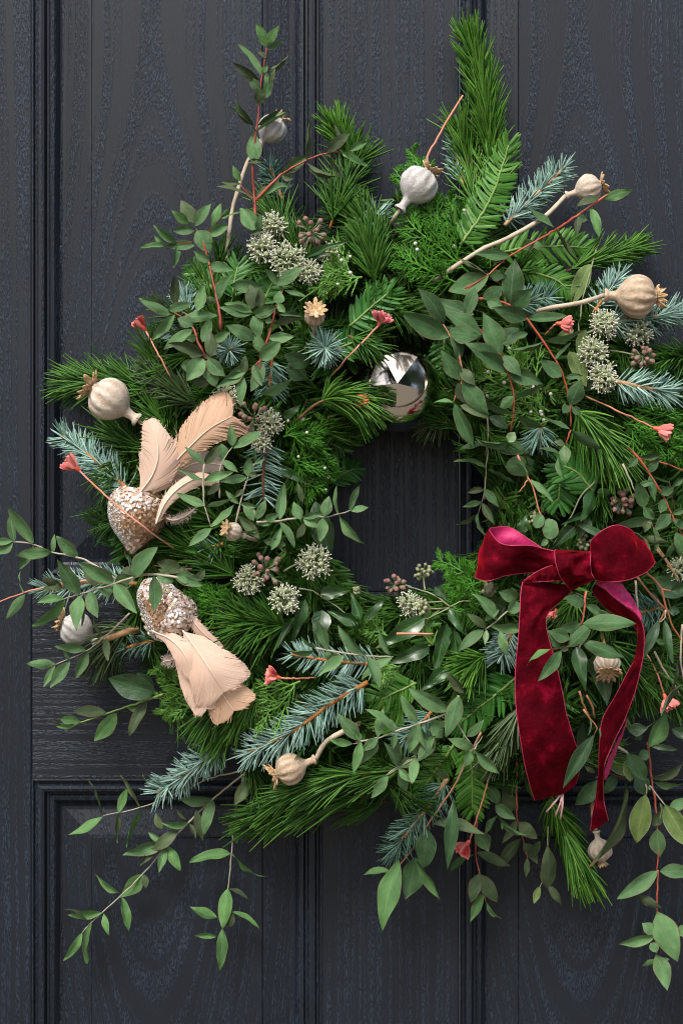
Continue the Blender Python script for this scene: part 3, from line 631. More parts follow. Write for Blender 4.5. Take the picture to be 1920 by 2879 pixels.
def bird(label, F, tail, beak, hw, prof, beads, gems, lift=.032):
    seed(label); a = parse(F, tail)[0]; b = parse(F, beak)[0]; d = surf((a[0]+b[0])/2, (a[1]+b[1])/2) + lift; sc = FR[F][2]
    A = at(a[0], a[1], d + a[2]); Bk = at(b[0], b[1], d + b[2]); L = np.linalg.norm(Bk - A); ax = (Bk - A)/L; R = hw/sc*S
    t = thing('glitter_bird', label, 'bird ornament', A, 'peach feathered glitter birds'); z = unit(CAMDIR - ax*np.dot(CAMDIR, ax)); x = np.cross(ax, z)
    us = np.linspace(0, 1, len(prof)); PR = lambda u: np.interp(u, us, prof)*R
    mb = MB(); lathe(mb, [(PR(u)*.97, u*L) for u in np.linspace(0, 1, 30)], 36, A, ax, x); mb.build('body', M_BODY, t)
    n = 2000; u = np.random.uniform(.01, .99, n*3); u = u[np.random.rand(n*3) < PR(u)/R][:n]; n = len(u); th = np.random.uniform(0, 2*math.pi, n)
    rad = x*np.cos(th)[:, None] + z*np.sin(th)[:, None]; slope = (PR(u+.01) - PR(u-.01))/(.02*L); nrm = unit(rad - ax*slope[:, None])
    Pn = A + ax*(u*L)[:, None] + rad*PR(u)[:, None]; isb = beads(u, np.cos(th))
    pf = Pn[~isb]; nf = unit(nrm[~isb] + np.random.normal(0, .22, (len(pf), 3))); x1 = unit(np.cross(nf, np.random.normal(0, 1, (len(pf), 3)))); y1 = np.cross(nf, x1)
    ang = np.linspace(0, 2*math.pi, 6, endpoint=False); rs = np.random.uniform(.0011, .0022, len(pf))
    V = (pf + nf*.0006)[:, None] + (x1[:, None]*np.cos(ang)[None, :, None] + y1[:, None]*np.sin(ang)[None, :, None])*rs[:, None, None]
    k = len(pf); Fh = np.arange(k*6).reshape(k, 6); mb = MB(); mb.add(V.reshape(-1, 3), Fh, np.repeat(np.clip(np.where((np.cos(th[~isb])*.9 + np.random.normal(0, .22, k) + .6*np.sin(u[~isb]*9)) > -.05, np.random.uniform(.55, 1, k), np.random.uniform(0, .62, k)), 0, 1), 6)); mb.build('sequins', M_FLAKE, t, flat=True, kind='stuff')  # flakes on one flank coloured near white, a highlight painted into the sequins
    n2 = 4200; u = np.random.uniform(.02, .98, n2); th = np.random.uniform(0, 2*math.pi, n2); q = beads(u, np.cos(th)); u, th = u[q], th[q]
    if len(u):
        rad = x*np.cos(th)[:, None] + z*np.sin(th)[:, None]; C = A + ax*(u*L)[:, None] + rad*PR(u)[:, None]; r = .00075
        O = np.array([(1,0,0), (-1,0,0), (0,1,0), (0,-1,0), (0,0,1), (0,0,-1)], float)*r; ft = np.array([(0,2,4), (2,1,4), (1,3,4), (3,0,4), (2,0,5), (1,2,5), (3,1,5), (0,3,5)])
        mb = MB(); mb.add((C[:, None] + O[None]).reshape(-1, 3), (ft[None] + (np.arange(len(C))*6)[:, None, None]).reshape(-1, 3), np.repeat(np.random.rand(len(C)), 6)); mb.build('beads', M_BEAD, t, kind='stuff')
    for gx, gy, gr in gems:
        px, py = fp(F, gx, gy); g0 = at(px, py, d); rel = g0 - A; uu = np.clip(rel @ ax/L, .02, .98); lat = np.clip((rel @ x), -PR(uu)*.98, PR(uu)*.98); zz = math.sqrt(max(0, PR(uu)**2 - lat**2)); p = A + ax*uu*L + x*lat + z*zz; nn = unit(x*lat + z*zz)
        mb = MB(); lathe(mb, [(gr/sc*S, 0), (gr/sc*S*.9, .0012), (gr/sc*S*.55, .002), (.0001, .0021)], 8, p, nn); mb.build('gem', M_GEM, t, flat=True)
    return t, d
# ------------------------------------------------------------------ ribbon
def m_velvet():
    m, nt, b = newmat('crimson_velvet'); tc = N_(nt, 'ShaderNodeTexCoord'); n1 = N_(nt, 'ShaderNodeTexNoise', Scale=55.0, Detail=7.0, Roughness=.62); n2 = N_(nt, 'ShaderNodeTexNoise', Scale=900.0, Detail=3.0)
    for n in (n1, n2): nt.links.new(tc.outputs['Object'], n.inputs['Vector'])
    c = ramp(nt, n1.outputs[0], [(.34, (.020, .0001, .0009)), (.48, (.044, .0002, .0020)), (.58, (.078, .0005, .0040)), (.68, (.21, .0025, .018))]).outputs[0]
    c = mix(nt, .25, c, ramp(nt, n2.outputs[0], [(.35, (.05, .0006, .004)), (.7, (.16, .004, .02))]).outputs[0])
    nt.links.new(c, b.inputs['Base Color']); b.inputs['Roughness'].default_value = .85; b.inputs['Specular IOR Level'].default_value = .04
    b.inputs['Sheen Weight'].default_value = .55; b.inputs['Sheen Roughness'].default_value = .35; b.inputs['Sheen Tint'].default_value = (1.0, .02, .035, 1)
    bump(nt, b, n1.outputs[0], .8, .004); return m
M_VEL = m_velvet()
M_SAT = m_noise('magenta_satin', [(.40, .012, .085), (.55, .03, .15), (.48, .02, .11)], 300, .42, .2, 900, (1, 1, 1), spec=.4)
M_EDGE = m_noise('pink_ribbon_edge', [(.26, .008, .035), (.48, .05, .12)], 700, .5)
def ribbon(t, name, st, lift=.03, bulge=0.0, flip=1, n=60, nc=13, wr=.0016, edges=(1, 1), hang=False, wf=4.0):
    Lp = []; Rp = []
    for F, lx, ly, ld, rx, ry, rd in st:
        a = fp(F, lx, ly); b = fp(F, rx, ry); Lp.append(at(*a, max(.012, surf(*a) + lift + ld))); Rp.append(at(*b, max(.012, surf(*b) + lift + rd)))
    Lq = smooth(Lp, n); Rq = smooth(Rp, n); s_ = np.linspace(0, 1, nc)
    G = Lq[:, None]*(1-s_)[None, :, None] + Rq[:, None]*s_[None, :, None]
    def nrm(G): return unit(np.cross(np.gradient(G, axis=0), np.gradient(G, axis=1)))
    Nn = nrm(G)
    sg = -1 if (Nn[2, nc//2] @ CAMDIR) < 0 else 1; sg *= flip
    env = np.sin(np.pi*s_)[None, :]; v = np.linspace(0, 1, n)[:, None]; ph = np.random.rand(6)*6
    wob = (np.sin(wf*v*6 + 3*s_[None]+ph[0]) + .7*np.sin(wf*1.7*v*6 - 5*s_[None] + ph[1]) + .5*np.sin(wf*3.1*v*6 + 9*s_[None] + ph[2]) + .4*np.sin(14*s_[None] + 6*v + ph[3]))*wr*(.35 + .65*env)
    G = G + (np.broadcast_to(CAMDIR, G.shape) if hang else Nn*sg)*(bulge*env*(np.sin(np.pi*np.clip(v, .02, .98))**.5 if hang else 1) + wob)[..., None]; Nn = nrm(G)*sg
    mb = MB(); f = grid_faces(n, nc)
    if sg > 0: f = f
    mb.add(G.reshape(-1, 3), f, None, 0); mb.add((G - Nn*.0007).reshape(-1, 3), f[:, ::-1], None, 1)
    o = mb.build(name, [M_VEL, M_SAT], t)
    for e, c in ((0, 0), (1, nc-1)):
        if edges[e]:
            k = n*5; Q = smooth(G[:, c] - Nn[:, c]*.0003, k); mb = MB(); tube(mb, Q, .00045*(1 + .45*(np.arange(k) % 2)), 5); eo = mb.build('edging', M_EDGE, None, origin=None)
            eo.parent = o; eo.location = -t.location
    return o, G

# ------------------------------------------------------------------ the wreath's own body
seed('base')
BAU = fp('D', 832, 1012)
wb = thing('wreath_base', 'round wreath of dense dark evergreens hung on the grey door', 'wreath', at(RC[0], RC[1], .03))
mb = MB(); nu, nv = 120, 18; u = np.linspace(0, 2*math.pi, nu, endpoint=False); v = np.linspace(0, 2*math.pi, nv, endpoint=False)
U, Vv = np.meshgrid(u, v, indexing='ij'); wr_ = 1 + .12*np.sin(9*U + 3*Vv) + .10*np.sin(17*U - 4*Vv)
rr = 540*S + .088*np.cos(Vv)*wr_; c0 = at(RC[0], RC[1], .03)
mb.add(np.stack([c0[0] + rr*np.cos(U), -(.034 + .030*np.sin(Vv)*wr_), c0[2] + rr*np.sin(U)], -1).reshape(-1, 3), np.concatenate([grid_faces(nu, nv, True), np.stack([(nu-1)*nv + np.arange(nv), (nu-1)*nv + (np.arange(nv)+1) % nv, (np.arange(nv)+1) % nv, np.arange(nv)], -1)]))
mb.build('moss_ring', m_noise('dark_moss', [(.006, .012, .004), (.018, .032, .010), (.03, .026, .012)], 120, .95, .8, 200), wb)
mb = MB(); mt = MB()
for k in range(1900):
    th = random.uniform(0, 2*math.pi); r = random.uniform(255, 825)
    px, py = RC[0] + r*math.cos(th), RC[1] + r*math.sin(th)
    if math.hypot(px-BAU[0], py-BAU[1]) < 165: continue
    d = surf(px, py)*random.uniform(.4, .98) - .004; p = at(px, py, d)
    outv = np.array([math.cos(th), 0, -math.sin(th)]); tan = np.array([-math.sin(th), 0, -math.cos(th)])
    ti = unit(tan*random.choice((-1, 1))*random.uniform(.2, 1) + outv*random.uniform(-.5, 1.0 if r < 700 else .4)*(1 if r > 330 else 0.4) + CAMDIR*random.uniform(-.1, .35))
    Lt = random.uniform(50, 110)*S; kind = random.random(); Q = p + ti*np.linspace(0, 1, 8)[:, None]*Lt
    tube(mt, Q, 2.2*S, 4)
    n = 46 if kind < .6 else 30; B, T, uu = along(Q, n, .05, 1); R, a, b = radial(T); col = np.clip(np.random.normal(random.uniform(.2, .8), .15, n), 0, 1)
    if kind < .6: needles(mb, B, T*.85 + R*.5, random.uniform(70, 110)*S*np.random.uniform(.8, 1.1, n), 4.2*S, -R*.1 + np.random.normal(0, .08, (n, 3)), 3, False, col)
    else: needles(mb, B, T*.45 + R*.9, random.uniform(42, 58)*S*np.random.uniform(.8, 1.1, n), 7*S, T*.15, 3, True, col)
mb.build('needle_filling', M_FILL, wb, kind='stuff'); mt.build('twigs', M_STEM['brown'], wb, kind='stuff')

# ------------------------------------------------------------------ pine
pine('tall bright pine plume rising highest, at the top right of the wreath', 'B', '750,1150 745,930 728,720 700,500 665,330 635,235', 120, 560, M_PINEB, .012, (22, 44), 4.6)
pine('second pine tip leaning against the left of the tall pine plume', 'B', '660,1180 640,1000 610,840 575,720', 110, 240, M_PINEB, .006, (22, 50), 4.4)
pine('pine spray between the white poppy and the fanning pine at the top', 'R', '1300,560 1180,380 1020,180', 108, 260, M_PINE, .0, (24, 56), 4.2)
pine('pine spray filling the upper left behind the ivy flower heads', 'A', '1150,1500 1010,1330 900,1120', 112, 260, M_PINE, -.004, (24, 56), 4.2)
pine('pine spray behind the left eucalyptus cluster', 'K', '900,1400 820,1050 760,800', 112, 260, M_PINE, -.010, (24, 56), 4.2)
pine('fanning pine spray behind the orange eucalyptus twig at upper left', 'A', '1230,1260 1270,1130 1330,960 1372,880', 120, 300, M_PINE, .008, (24, 58), 4.4, 'rust')
pine('small bright pine tip poking up above the orange eucalyptus twig', 'A', '1340,900 1310,800 1270,700', 92, 170, M_PINEB, .006, (20, 50), 4.4)
pine('long-needled pine spray behind the leftmost poppy head', 'C', '760,800 560,760 390,735 215,745', 124, 420, M_PINE, .0, (22, 52), 4.0)
pine('dull olive pine tuft under the leaning red flower at left', 'C', '930,900 800,800 650,700', 100, 190, M_PINED, .004, (20, 45), 4.0, 'rust')
pine('green pine needles fanning out below the leftmost poppy head', 'C', '800,1060 700,940 600,850', 110, 170, M_PINE, -.004, (22, 50), 4.2)
pine('pine spray below the upper bird, its needles standing upright', 'C', '760,1130 600,1120 430,1010', 110, 160, M_PINE, -.012, (22, 50), 4.2)
pine('pine tuft with a brown bud overhanging the silver bauble', 'D', '90,1260 220,1150 330,1095 430,1085 550,1108', 104, 250, M_PINEB, .028, (25, 62), 4.6, 'brown', .45, (550, 1118), .25)
pine('pine tip drooping over the upper left of the silver bauble', 'D', '470,640 560,680 640,715', 70, 90, M_PINE, .034, (22, 55), 4.2, droop=.2)
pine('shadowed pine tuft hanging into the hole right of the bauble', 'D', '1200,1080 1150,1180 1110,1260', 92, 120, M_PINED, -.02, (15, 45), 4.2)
pine('pine spray standing in the top middle, left of the cypress mass', 'R', '1180,800 1160,640 1120,440', 100, 230, M_PINE, .012, (22, 55), 4.2)
pine('low pine spray pointing right just above the bauble', 'R', '1000,1060 1200,960 1420,1020', 95, 170, M_PINE, .004, (22, 50), 4.2)
pine('pine spray reaching right past the ring at upper right', 'E', '900,330 1060,260 1200,215 1300,190', 98, 260, M_PINEB, .004, (18, 45), 4.2)
pine('bright drooping pine spray at right, below the long-stemmed red flower', 'N', '480,-40 640,120 790,290 880,400', 112, 300, M_PINEB, .024, (20, 52), 5.0, droop=.25)
pine('dark pine tip sticking out at the right edge of the picture', 'E', '1620,760 1500,800 1410,850', 100, 160, M_PINE, .01, (20, 45), 4.2, 'rust')
pine('pine whorl left of the ivy leaves, its needles fanned to the left', 'G', '430,710 300,690 170,690', 118, 280, M_PINE, .016, (30, 75), 4.2)
pine('thick pine spray under the lower bird tail', 'F', '1420,1050 1290,1150 1170,1290', 118, 330, M_PINE, .006, (18, 46), 4.4, droop=.2)
pine('pine spray at lower left, right of the lower bird tail', 'G', '330,980 200,1120 60,1260', 112, 260, M_PINEB, .004, (18, 46), 4.2, droop=.2)
pine('dark pine spray behind the poppy head with the tan crown at left', 'F', '760,780 640,860 560,960', 112, 220, M_PINED, -.004, (20, 46), 4.2, droop=.2)
pine('lowest long-needled pine plume beside the pale eucalyptus at bottom left', 'J', '1640,410 1440,440 1240,480 1120,500', 150, 330, M_PINE, .0, (14, 34), 4.6, droop=.12)
pine('long pine plume above the lowest one, pointing left under the tan poppy', 'J', '1660,300 1480,330 1330,370 1230,420', 140, 260, M_PINE, .012, (14, 36), 4.6, droop=.12)
pine('bright long pine plume hanging below the end of the red ribbon', 'I', '920,560 970,680 1020,800 1070,890', 142, 300, M_PINEB, .016, (10, 30), 5.2, droop=.1)
pine('bright pine whorl left of the red ribbon, under the eucalyptus cluster', 'Q', '1260,630 1150,720 1080,800', 104, 200, M_PINEB, .014, (22, 60), 4.6)
pine('pine spray inside the right-hand loop of the ribbon tails', 'O', '800,780 960,1000 1120,1200 1200,1320', 110, 280, M_PINE, .0, (20, 48), 4.4)
pine('pine needles under the knot between the ribbon tails', 'O', '560,420 500,500 470,560', 78, 90, M_PINEB, .016, (20, 60), 4.6)
pine('pale-tipped pine spray tucked against the left ribbon tail', 'I', '800,120 740,250 690,330', 120, 150, M_PINED, .012, (12, 34), 5.0)
pine('dark pine spray between the small poppy and the lower bird', 'F', '1330,560 1180,450 1000,350', 112, 230, M_PINE, .0, (18, 46), 4.2, 'rust')
pine('pine needles beside the thin twigs at the right edge, low down', 'O', '1240,1000 1380,1200 1450,1400', 110, 170, M_PINE, -.004, (16, 42), 4.4)
pine('shaded pine spray left of the hole, under the round berry heads', 'L', '420,1350 250,1300 80,1240', 105, 180, M_PINE, -.002, (20, 50), 4.2)
pine('pine spray at the lower middle, above the hanging yew', 'G', '1090,1480 900,1530 700,1560', 110, 200, M_PINE, .0, (18, 45), 4.4)

# ------------------------------------------------------------------ blue spruce
spruce('blue spruce sprig with a tan twig, pointing up at the upper right', 'B', '820,1240 960,1100 1080,990 1150,920', 56, 300, None, .014, tw='tan')
spruce('blue spruce sprig at left beside the upper bird', 'C', '520,1330 400,1225 300,1140 210,1075 150,1030', 62, 330, None, .016)
spruce('pale blue spruce star facing out below the small upper poppy', 'R', '735,1350,-.028 735,1345,.012', 58, 150, None, .03, (48, 88), 4.6, t0=.45, facing=True)
spruce('spruce tip behind the eucalyptus cluster at left', 'K', '560,1080 545,960 540,870', 54, 130, None, .008)
spruce('spruce tuft hidden low in the left eucalyptus cluster', 'K', '640,1230 540,1200 440,1180', 52, 130, None, .006)
spruce('spruce star facing out under the left eucalyptus cluster', 'K', '925,1360,-.02 925,1358,.012', 50, 110, None, .016, (50, 88), 3.8, t0=.4, facing=True)
spruce('dark spruce tip behind the spruce star, near the left eucalyptus', 'L', '740,20 730,150 720,270', 56, 170, M_SPRG, .004)
spruce('sparse spruce sprig hanging straight down right of the upper bird tail', 'L', '690,680 680,850 672,1010 680,1140', 56, 130, M_SPR, .012, (60, 88), tw='brown')
spruce('spruce sprig at far left behind the long eucalyptus spray', 'F', '760,570 600,565 430,575 240,600', 58, 290, None, .006)
spruce('spruce sprig above the orange-twigged one at lower middle', 'G', '920,915 760,908 600,890 430,862', 52, 220, None, .018, tw='rust')
spruce('long spruce sprig with a bright orange twig at lower middle', 'G', '850,1015 660,1125 430,1290 190,1410', 66, 420, None, .024, tw='rust', tr=6)
spruce('spruce sprig pointing down left, lowest on the left side', 'J', '930,165 800,260 690,345 600,400', 60, 320, None, .01, tw='rust')
spruce('drooping spruce sprig with a pale tan twig at the bottom middle', 'I', '440,490 350,620 240,760 170,860', 58, 330, M_SPRG, .004, tw='tan', tr=6)
spruce('spruce sprig running off the right edge behind the round poppy', 'E', '1150,600 1300,585 1450,562 1600,548', 62, 260, None, .02, tw='tan')
spruce('blue spruce sprig under the pale ivy flowers at the right edge', 'E', '1190,925 1330,955 1440,975 1500,990', 58, 260, None, .022, tw='tan', tr=6)
spruce('spruce tip just above the large round poppy at right', 'E', '1080,540 1150,430 1230,340', 50, 170, None, .01, tw='rust')
spruce('spruce tuft in the middle of the right eucalyptus leaves', 'M', '700,590 850,545 960,520', 50, 190, M_SPRG, .02, tw='brown')
spruce('spruce tuft pointing down below the right eucalyptus stems', 'N', '200,150 200,230 190,290', 54, 140, M_SPRG, .03, (25, 75), tw='rust')
spruce('blue spruce tuft touching the left edge of the red ribbon', 'Q', '1500,420 1450,560 1400,660', 54, 170, None, .022, tw='rust')
spruce('dark spruce tip behind the tall eucalyptus stem', 'A', '970,1100 930,1000 900,920', 48, 150, M_SPRG, .0)
spruce('spruce tip left of the white poppy at the top', 'R', '1090,440 1140,280 1190,140', 52, 150, None, .006)
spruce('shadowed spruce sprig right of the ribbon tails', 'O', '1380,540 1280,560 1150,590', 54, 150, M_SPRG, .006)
spruce('small spruce tip left of the lower bird', 'F', '860,880 760,905 660,935', 46, 110, M_SPRG, .0)
spruce('spruce tuft at left under the small pale poppy', 'L', '360,1480 260,1510 120,1545', 46, 120, M_SPRG, .004)
spruce('spruce tip behind the cypress at the top, under the tall pine', 'B', '590,1020 560,900 545,760', 46, 120, None, .0, tw='tan')
spruce('spruce tuft under the pale eucalyptus stem at lower middle', 'G', '1200,1180 1130,1260 1050,1330', 54, 150, M_SPRG, .016, tw='rust')

# ------------------------------------------------------------------ yew
yew('large bright yew frond crossing the base of the tall pine plume', 'B', '575,1350 660,1230 750,1080 805,920 840,800', 62, 86, M_YEWB, .03, 8.6)
yew('yew frond with a pale stem at upper right, over the blue spruce', 'E', '540,215 700,190 880,180 1040,192', 60, 62, M_YEWB, .012, 8.4)
yew('short yew frond below the pale-stemmed one at upper right', 'M', '740,310 880,335 1010,380 1110,460', 46, 52, M_YEWB, .010, 7.4)
yew('dark glossy yew tip at left above the eucalyptus cluster', 'K', '790,830 700,720 625,625', 52, 46, M_YEW, .006, 8.6)
yew('dark yew tip under the dry stalk at upper left', 'K', '960,900 970,760 1000,620', 54, 44, M_YEW, .002, 8.6)
yew('dark yew frond behind the eucalyptus stems left of the small poppy', 'R', '190,960 240,820 320,700', 54, 44, M_YEW, .004, 8.6)
yew('glossy yew frond in the top middle, left of the red clover-like flower', 'R', '950,1150 1080,1040 1200,930 1300,850', 58, 56, M_YEW, .014, 8.6)
yew('dark yew frond under the red flower, above the bauble', 'D', '330,760 470,700 600,640', 56, 44, M_YEW, .008, 8.6)
yew('large dark yew frond right of the hole, above the bow', 'N', '710,800 620,680 540,600 420,545', 72, 44, M_YEW, .016, 11)
yew('second dark yew frond right of the hole, pointing straight down', 'N', '395,600 385,740 375,900', 52, 40, M_YEW, .006, 9)
yew('bright yew frond below the ivy leaves at lower middle', 'Q', '580,920 430,990 330,1040 230,1090', 62, 50, M_YEWB, .014, 8.0)
yew('dark green yew frond left of the ribbon, slanting down left', 'Q', '1540,860 1380,1000 1200,1140 1010,1295', 66, 72, M_YEW, .012, 8.4)
yew('bright yew frond hanging straight down at the bottom', 'I', '545,340 555,440 557,560 560,650', 56, 62, M_YEWB, .008, 8.6)
yew('yew frond left of the hanging one at the bottom', 'I', '470,330 400,430 330,530', 54, 46, M_YEWB, .0, 8.0)
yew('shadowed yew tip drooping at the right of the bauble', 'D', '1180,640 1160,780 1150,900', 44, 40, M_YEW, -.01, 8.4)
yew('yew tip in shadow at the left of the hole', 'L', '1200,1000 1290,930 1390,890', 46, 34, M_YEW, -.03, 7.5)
yew('yew frond between pine and eucalyptus at lower middle', 'Q', '460,1400 330,1300 200,1220', 56, 46, M_YEWB, .010, 8.0)
yew('yew frond behind the folded ivy leaf, lower middle', 'Q', '740,560 640,430 700,300', 46, 40, M_YEWB, .006, 7.5)

# ------------------------------------------------------------------ cypress
cyp('bright curling cypress sprig beside the large pale ivy flowers', [('R', '1060,720 900,730 760,760 700,840'), ('R', '980,700 860,640 760,640')], 74, 12, M_CYPB, .022, 5, .5)
cyp('dense cypress mass below the white poppy at the top', [('B', '620,1500 480,1380 330,1260 240,1140'), ('B', '700,1420 560,1300 420,1180 330,1080'), ('B', '560,1560 380,1480 220,1400'), ('B', '640,1330 560,1200 500,1080')], 84, 15, M_CYP, .024, 4)
cyp('cypress tips sticking up left of the white poppy', [('B', '420,1180 300,1050 210,930'), ('B', '380,1000 330,880 310,820')], 52, 10, M_CYP, .012)
cyp('cypress with small white berries between the red eucalyptus stems', [('M', '960,1420 760,1290 560,1200 400,1110'), ('M', '900,1250 740,1090 640,950'), ('M', '980,1500 800,1440 620,1420')], 82, 14, M_CYPB, .012, 16)
cyp('cypress with pinkish berries at the left edge of the hole', [('L', '860,560 1000,700 1120,820 1240,970'), ('L', '900,800 1000,940 1090,1100'), ('L', '830,640 960,600 1120,640')], 74, 13, M_CYP, .006, 7)
cyp('cypress reaching into the hole below the bow loop', [('H', '330,760 200,700 90,640 0,620'), ('H', '300,820 180,790 80,760')], 56, 11, M_CYP, .002)
cyp('cypress tips left of the lower bird tail', [('F', '1080,1180 960,1110 850,1030'), ('F', '1060,1250 960,1230 900,1290')], 58, 11, M_CYPB, .004)
cyp('cypress spray above the lower bird, to its right', [('F', '1330,680 1180,650 1040,620'), ('F', '1250,740 1120,700 1010,690')], 66, 11, M_CYP, .006)
cyp('bright cypress spray below the red flower at lower left', [('G', '480,1010 360,1060 240,1130 130,1240'), ('G', '420,1120 300,1180 200,1260')], 76, 13, M_CYPB, .012)
cyp('cypress mass at the right edge beside the long-stemmed red flower', [('E', '1250,1080 1400,1140 1560,1190'), ('E', '1300,1230 1420,1270 1560,1330'), ('E', '1240,1150 1330,1250 1380,1340')], 80, 14, M_CYP, .008)
cyp('cypress tips over the rail at the bottom of the hole', [('Q', '330,480 200,430 60,380 0,420'), ('Q', '430,760 300,800 230,860')], 54, 11, M_CYPB, .014)
cyp('cypress spray left of the bow, behind the green berries', [('Q', '1180,380 1020,240 900,120'), ('Q', '1200,250 1060,150 960,60')], 56, 11, M_CYP, .008)
cyp('shaded cypress tips under the upper poppy stalk at right', [('M', '620,60 480,130 330,180'), ('M', '330,260 200,230 60,180')], 66, 12, M_CYP, .004)

# ------------------------------------------------------------------ ivy leaves
def ivy(label, stems, leaves, lift=.022): return euc(label, stems, leaves, lift, 'olive', 3.0, 'ivy_sprig', 'ivy', 'ivy sprigs in the wreath')
ivy('glossy ivy sprig with curled leaves right below the hole', [('Q', '905,190 800,110 690,50 500,0'), ('Q', '905,190 1010,135 1120,138'), ('Q', '900,200 700,300 640,300')],
    [('Q', '660,300,190,590,190i 895,215,1080,485,115i 870,355,748,870,150i 705,575,310,740,150i 940,415,992,855,120i 880,770,625,1000,140i 1430,200,1230,150,180i 760,0,880,130,95i')], .026)
ivy('ivy sprig at the bottom left rim of the hole', [('G', '470,500 540,510 590,540'), ('G', '590,540 680,600 800,690')],
    [('G', '590,530,755,510,75i 800,690,620,620,70i 600,620,570,830,110i 810,670,755,520,60i 830,680,955,540,50i 505,560,430,800,70i 430,680,325,865,45i 560,650,660,800,80i')], .02)
ivy('dark ivy leaves right of the hole, above the bow', [('N', '720,700 600,820 480,1050 320,1300')],
    [('N', '700,790,590,1085,150i 530,1130,320,1340,130i 640,1020,560,1245,150i 10,1190,60,1020,120i 740,800,920,790,90i 620,1000,390,1115,60i 880,1260,540,1100,80b')], .018)
ivy('glossy folded ivy leaf hanging between the ribbon tails', [('O', '600,880 570,920 600,1000')], [('O', '545,915,632,1345,150i 720,990,840,1470,240i 360,700,440,660,60i')], .016)
ivy('olive broad leaves behind the red flower at upper right', [('E', '1090,190 1060,300 1010,480'), ('E', '1010,480 990,700 1000,960')],
    [('E', '1050,280,945,510,95o 1060,190,1055,330,40b 1030,640,985,780,60o 940,760,1030,960,95o 1050,860,1040,990,50b 965,640,860,700,50o')], .016)
ivy('dark broad leaves behind the spruce star at upper left', [('R', '420,1500 470,1400 560,1350')], [('R', '600,1480,370,1400,150b 560,560,945,410,75i 640,800,560,840,60b 330,1050,540,1060,60b 600,560,790,470,50b')], .008)
ivy('dark broad leaves left of the hole behind the hanging cypress', [('L', '700,780 800,850 900,900')], [('L', '770,870,1035,1015,80i 830,490,972,385,75i 740,400,830,480,70i 1010,180,870,60,150b 1080,1150,1210,1560,190b')], .004)
ivy('shadowed broad leaves behind the twigs at the right edge', [('O', '1350,350 1420,450 1450,600')], [('O', '1560,430,1270,250,230b 1460,380,1640,300,130b 1420,560,1540,580,90b 1130,760,1300,700,70b 1300,850,1400,890,60f')], .006)
ivy('broad leaves hanging at the far bottom right behind the ribbon end', [('P', '1060,150 1200,160 1320,80')], [('P', '1040,180,1230,160,130b 1240,390,1130,440,110b 1260,335,1510,368,60b 1230,340,1400,0,170f 1100,270,1180,200,80b 1460,170,1640,250,110b')], .006)
ivy('large dark round leaves in shadow below the right eucalyptus', [('E', '610,1230 640,1330 680,1430')], [('E', '545,1300,740,1290,85r 590,1390,760,1400,125r 500,1120,600,1190,60b 700,1350,750,1240,60b')], .008)

# ------------------------------------------------------------------ ivy flower and berry heads
umbel('pale ivy flower head touching the tall eucalyptus stem, upper one', 'A', '925,1245', 72, 'flower', ('A', '1050,1400'), .024)
umbel('pale ivy flower head touching the tall eucalyptus stem, lower one', 'A', '858,1368', 74, 'flower', ('A', '960,1460'), .03, 26, 1.2)
umbel('largest creamy ivy flower head, just above the two crossed eucalyptus leaves', 'A', '1000,1435', 100, 'flower', None, .034, 42)
umbel('creamy ivy flower head right below the largest one', 'A', '1115,1500', 66, 'flower', None, .028)
umbel('loose ivy flower head right of the largest one, half in shade', 'A', '1235,1405', 62, 'flower', None, .016, 18)
umbel('open brownish ivy berry head with reddish tips on long stalks at upper left', 'A', '1125,1275', 98, 'bud', ('A', '1085,1400 1060,1480'), .036, 24, 1.15)
umbel('ivy flower head under the left eucalyptus cluster, beside the bird tail', 'C', '1050,825', 70, 'flower', ('C', '1150,900'), .022)
umbel('reddish ivy berry head right of the upper bird tail', 'C', '1205,935', 112, 'bud', None, .02, 26, 1.1)
umbel('ivy flower head on the right of the reddish berry head', 'C', '1295,960', 72, 'flower', None, .024)
umbel('ivy flower head at the top of the hanging spruce sprig', 'C', '1245,1060', 58, 'flower', None, .024, 22)
umbel('green ivy head left of the reddish one, above the pine whorl', 'G', '195,450', 78, 'flower', None, .028, 32)
umbel('ivy berry head with brick red tips above the green one at left', 'G', '290,395', 100, 'bud', ('G', '330,440 380,470'), .03, 24, 1.15)
umbel('fluffy pale ivy flower head beside the hole at left', 'G', '560,352', 92, 'flower', ('G', '460,365 385,405'), .034, 40)
umbel('fluffy pale ivy flower head above the ivy leaves, lowest on the left', 'G', '393,560', 82, 'flower', None, .032, 36)
umbel('round green ivy berry head standing in the hole', 'G', '1155,400', 66, 'berry', ('G', '1160,470 1165,510'), .004, 20)
umbel('ivy bud head with red tips leaning into the hole', 'G', '1000,480', 68, 'bud', ('G', '1050,480 1090,490'), .006, 20, 1.1)
umbel('green and whitish ivy berry head under the red tipped one', 'G', '1082,585', 66, 'flower', ('G', '1200,575 1290,570'), .016, 26)
umbel('pale green ivy berry head next to the ivy stem below the hole', 'G', '1155,605', 54, 'berry', ('G', '1220,612 1295,605'), .022, 16)
umbel('pale ivy flower head under the round poppy at right', 'E', '1130,610', 82, 'flower', ('E', '1080,640 1035,660'), .04, 34, 1.05)
umbel('pale ivy flower head in the middle of three at right', 'E', '1070,762', 78, 'flower', None, .034, 32)
umbel('pale ivy flower head at the root of the right blue spruce', 'E', '1130,902', 80, 'flower', None, .038, 34)
umbel('dim green ivy head behind the three pale ones at right', 'E', '1322,655', 76, 'flower', ('E', '1240,690'), .02, 28, 1.05)
umbel('brown-red ivy berry head at the far right above the blue spruce', 'E', '1345,790', 78, 'bud', ('E', '1230,765 1160,755'), .024, 24, 1.05)
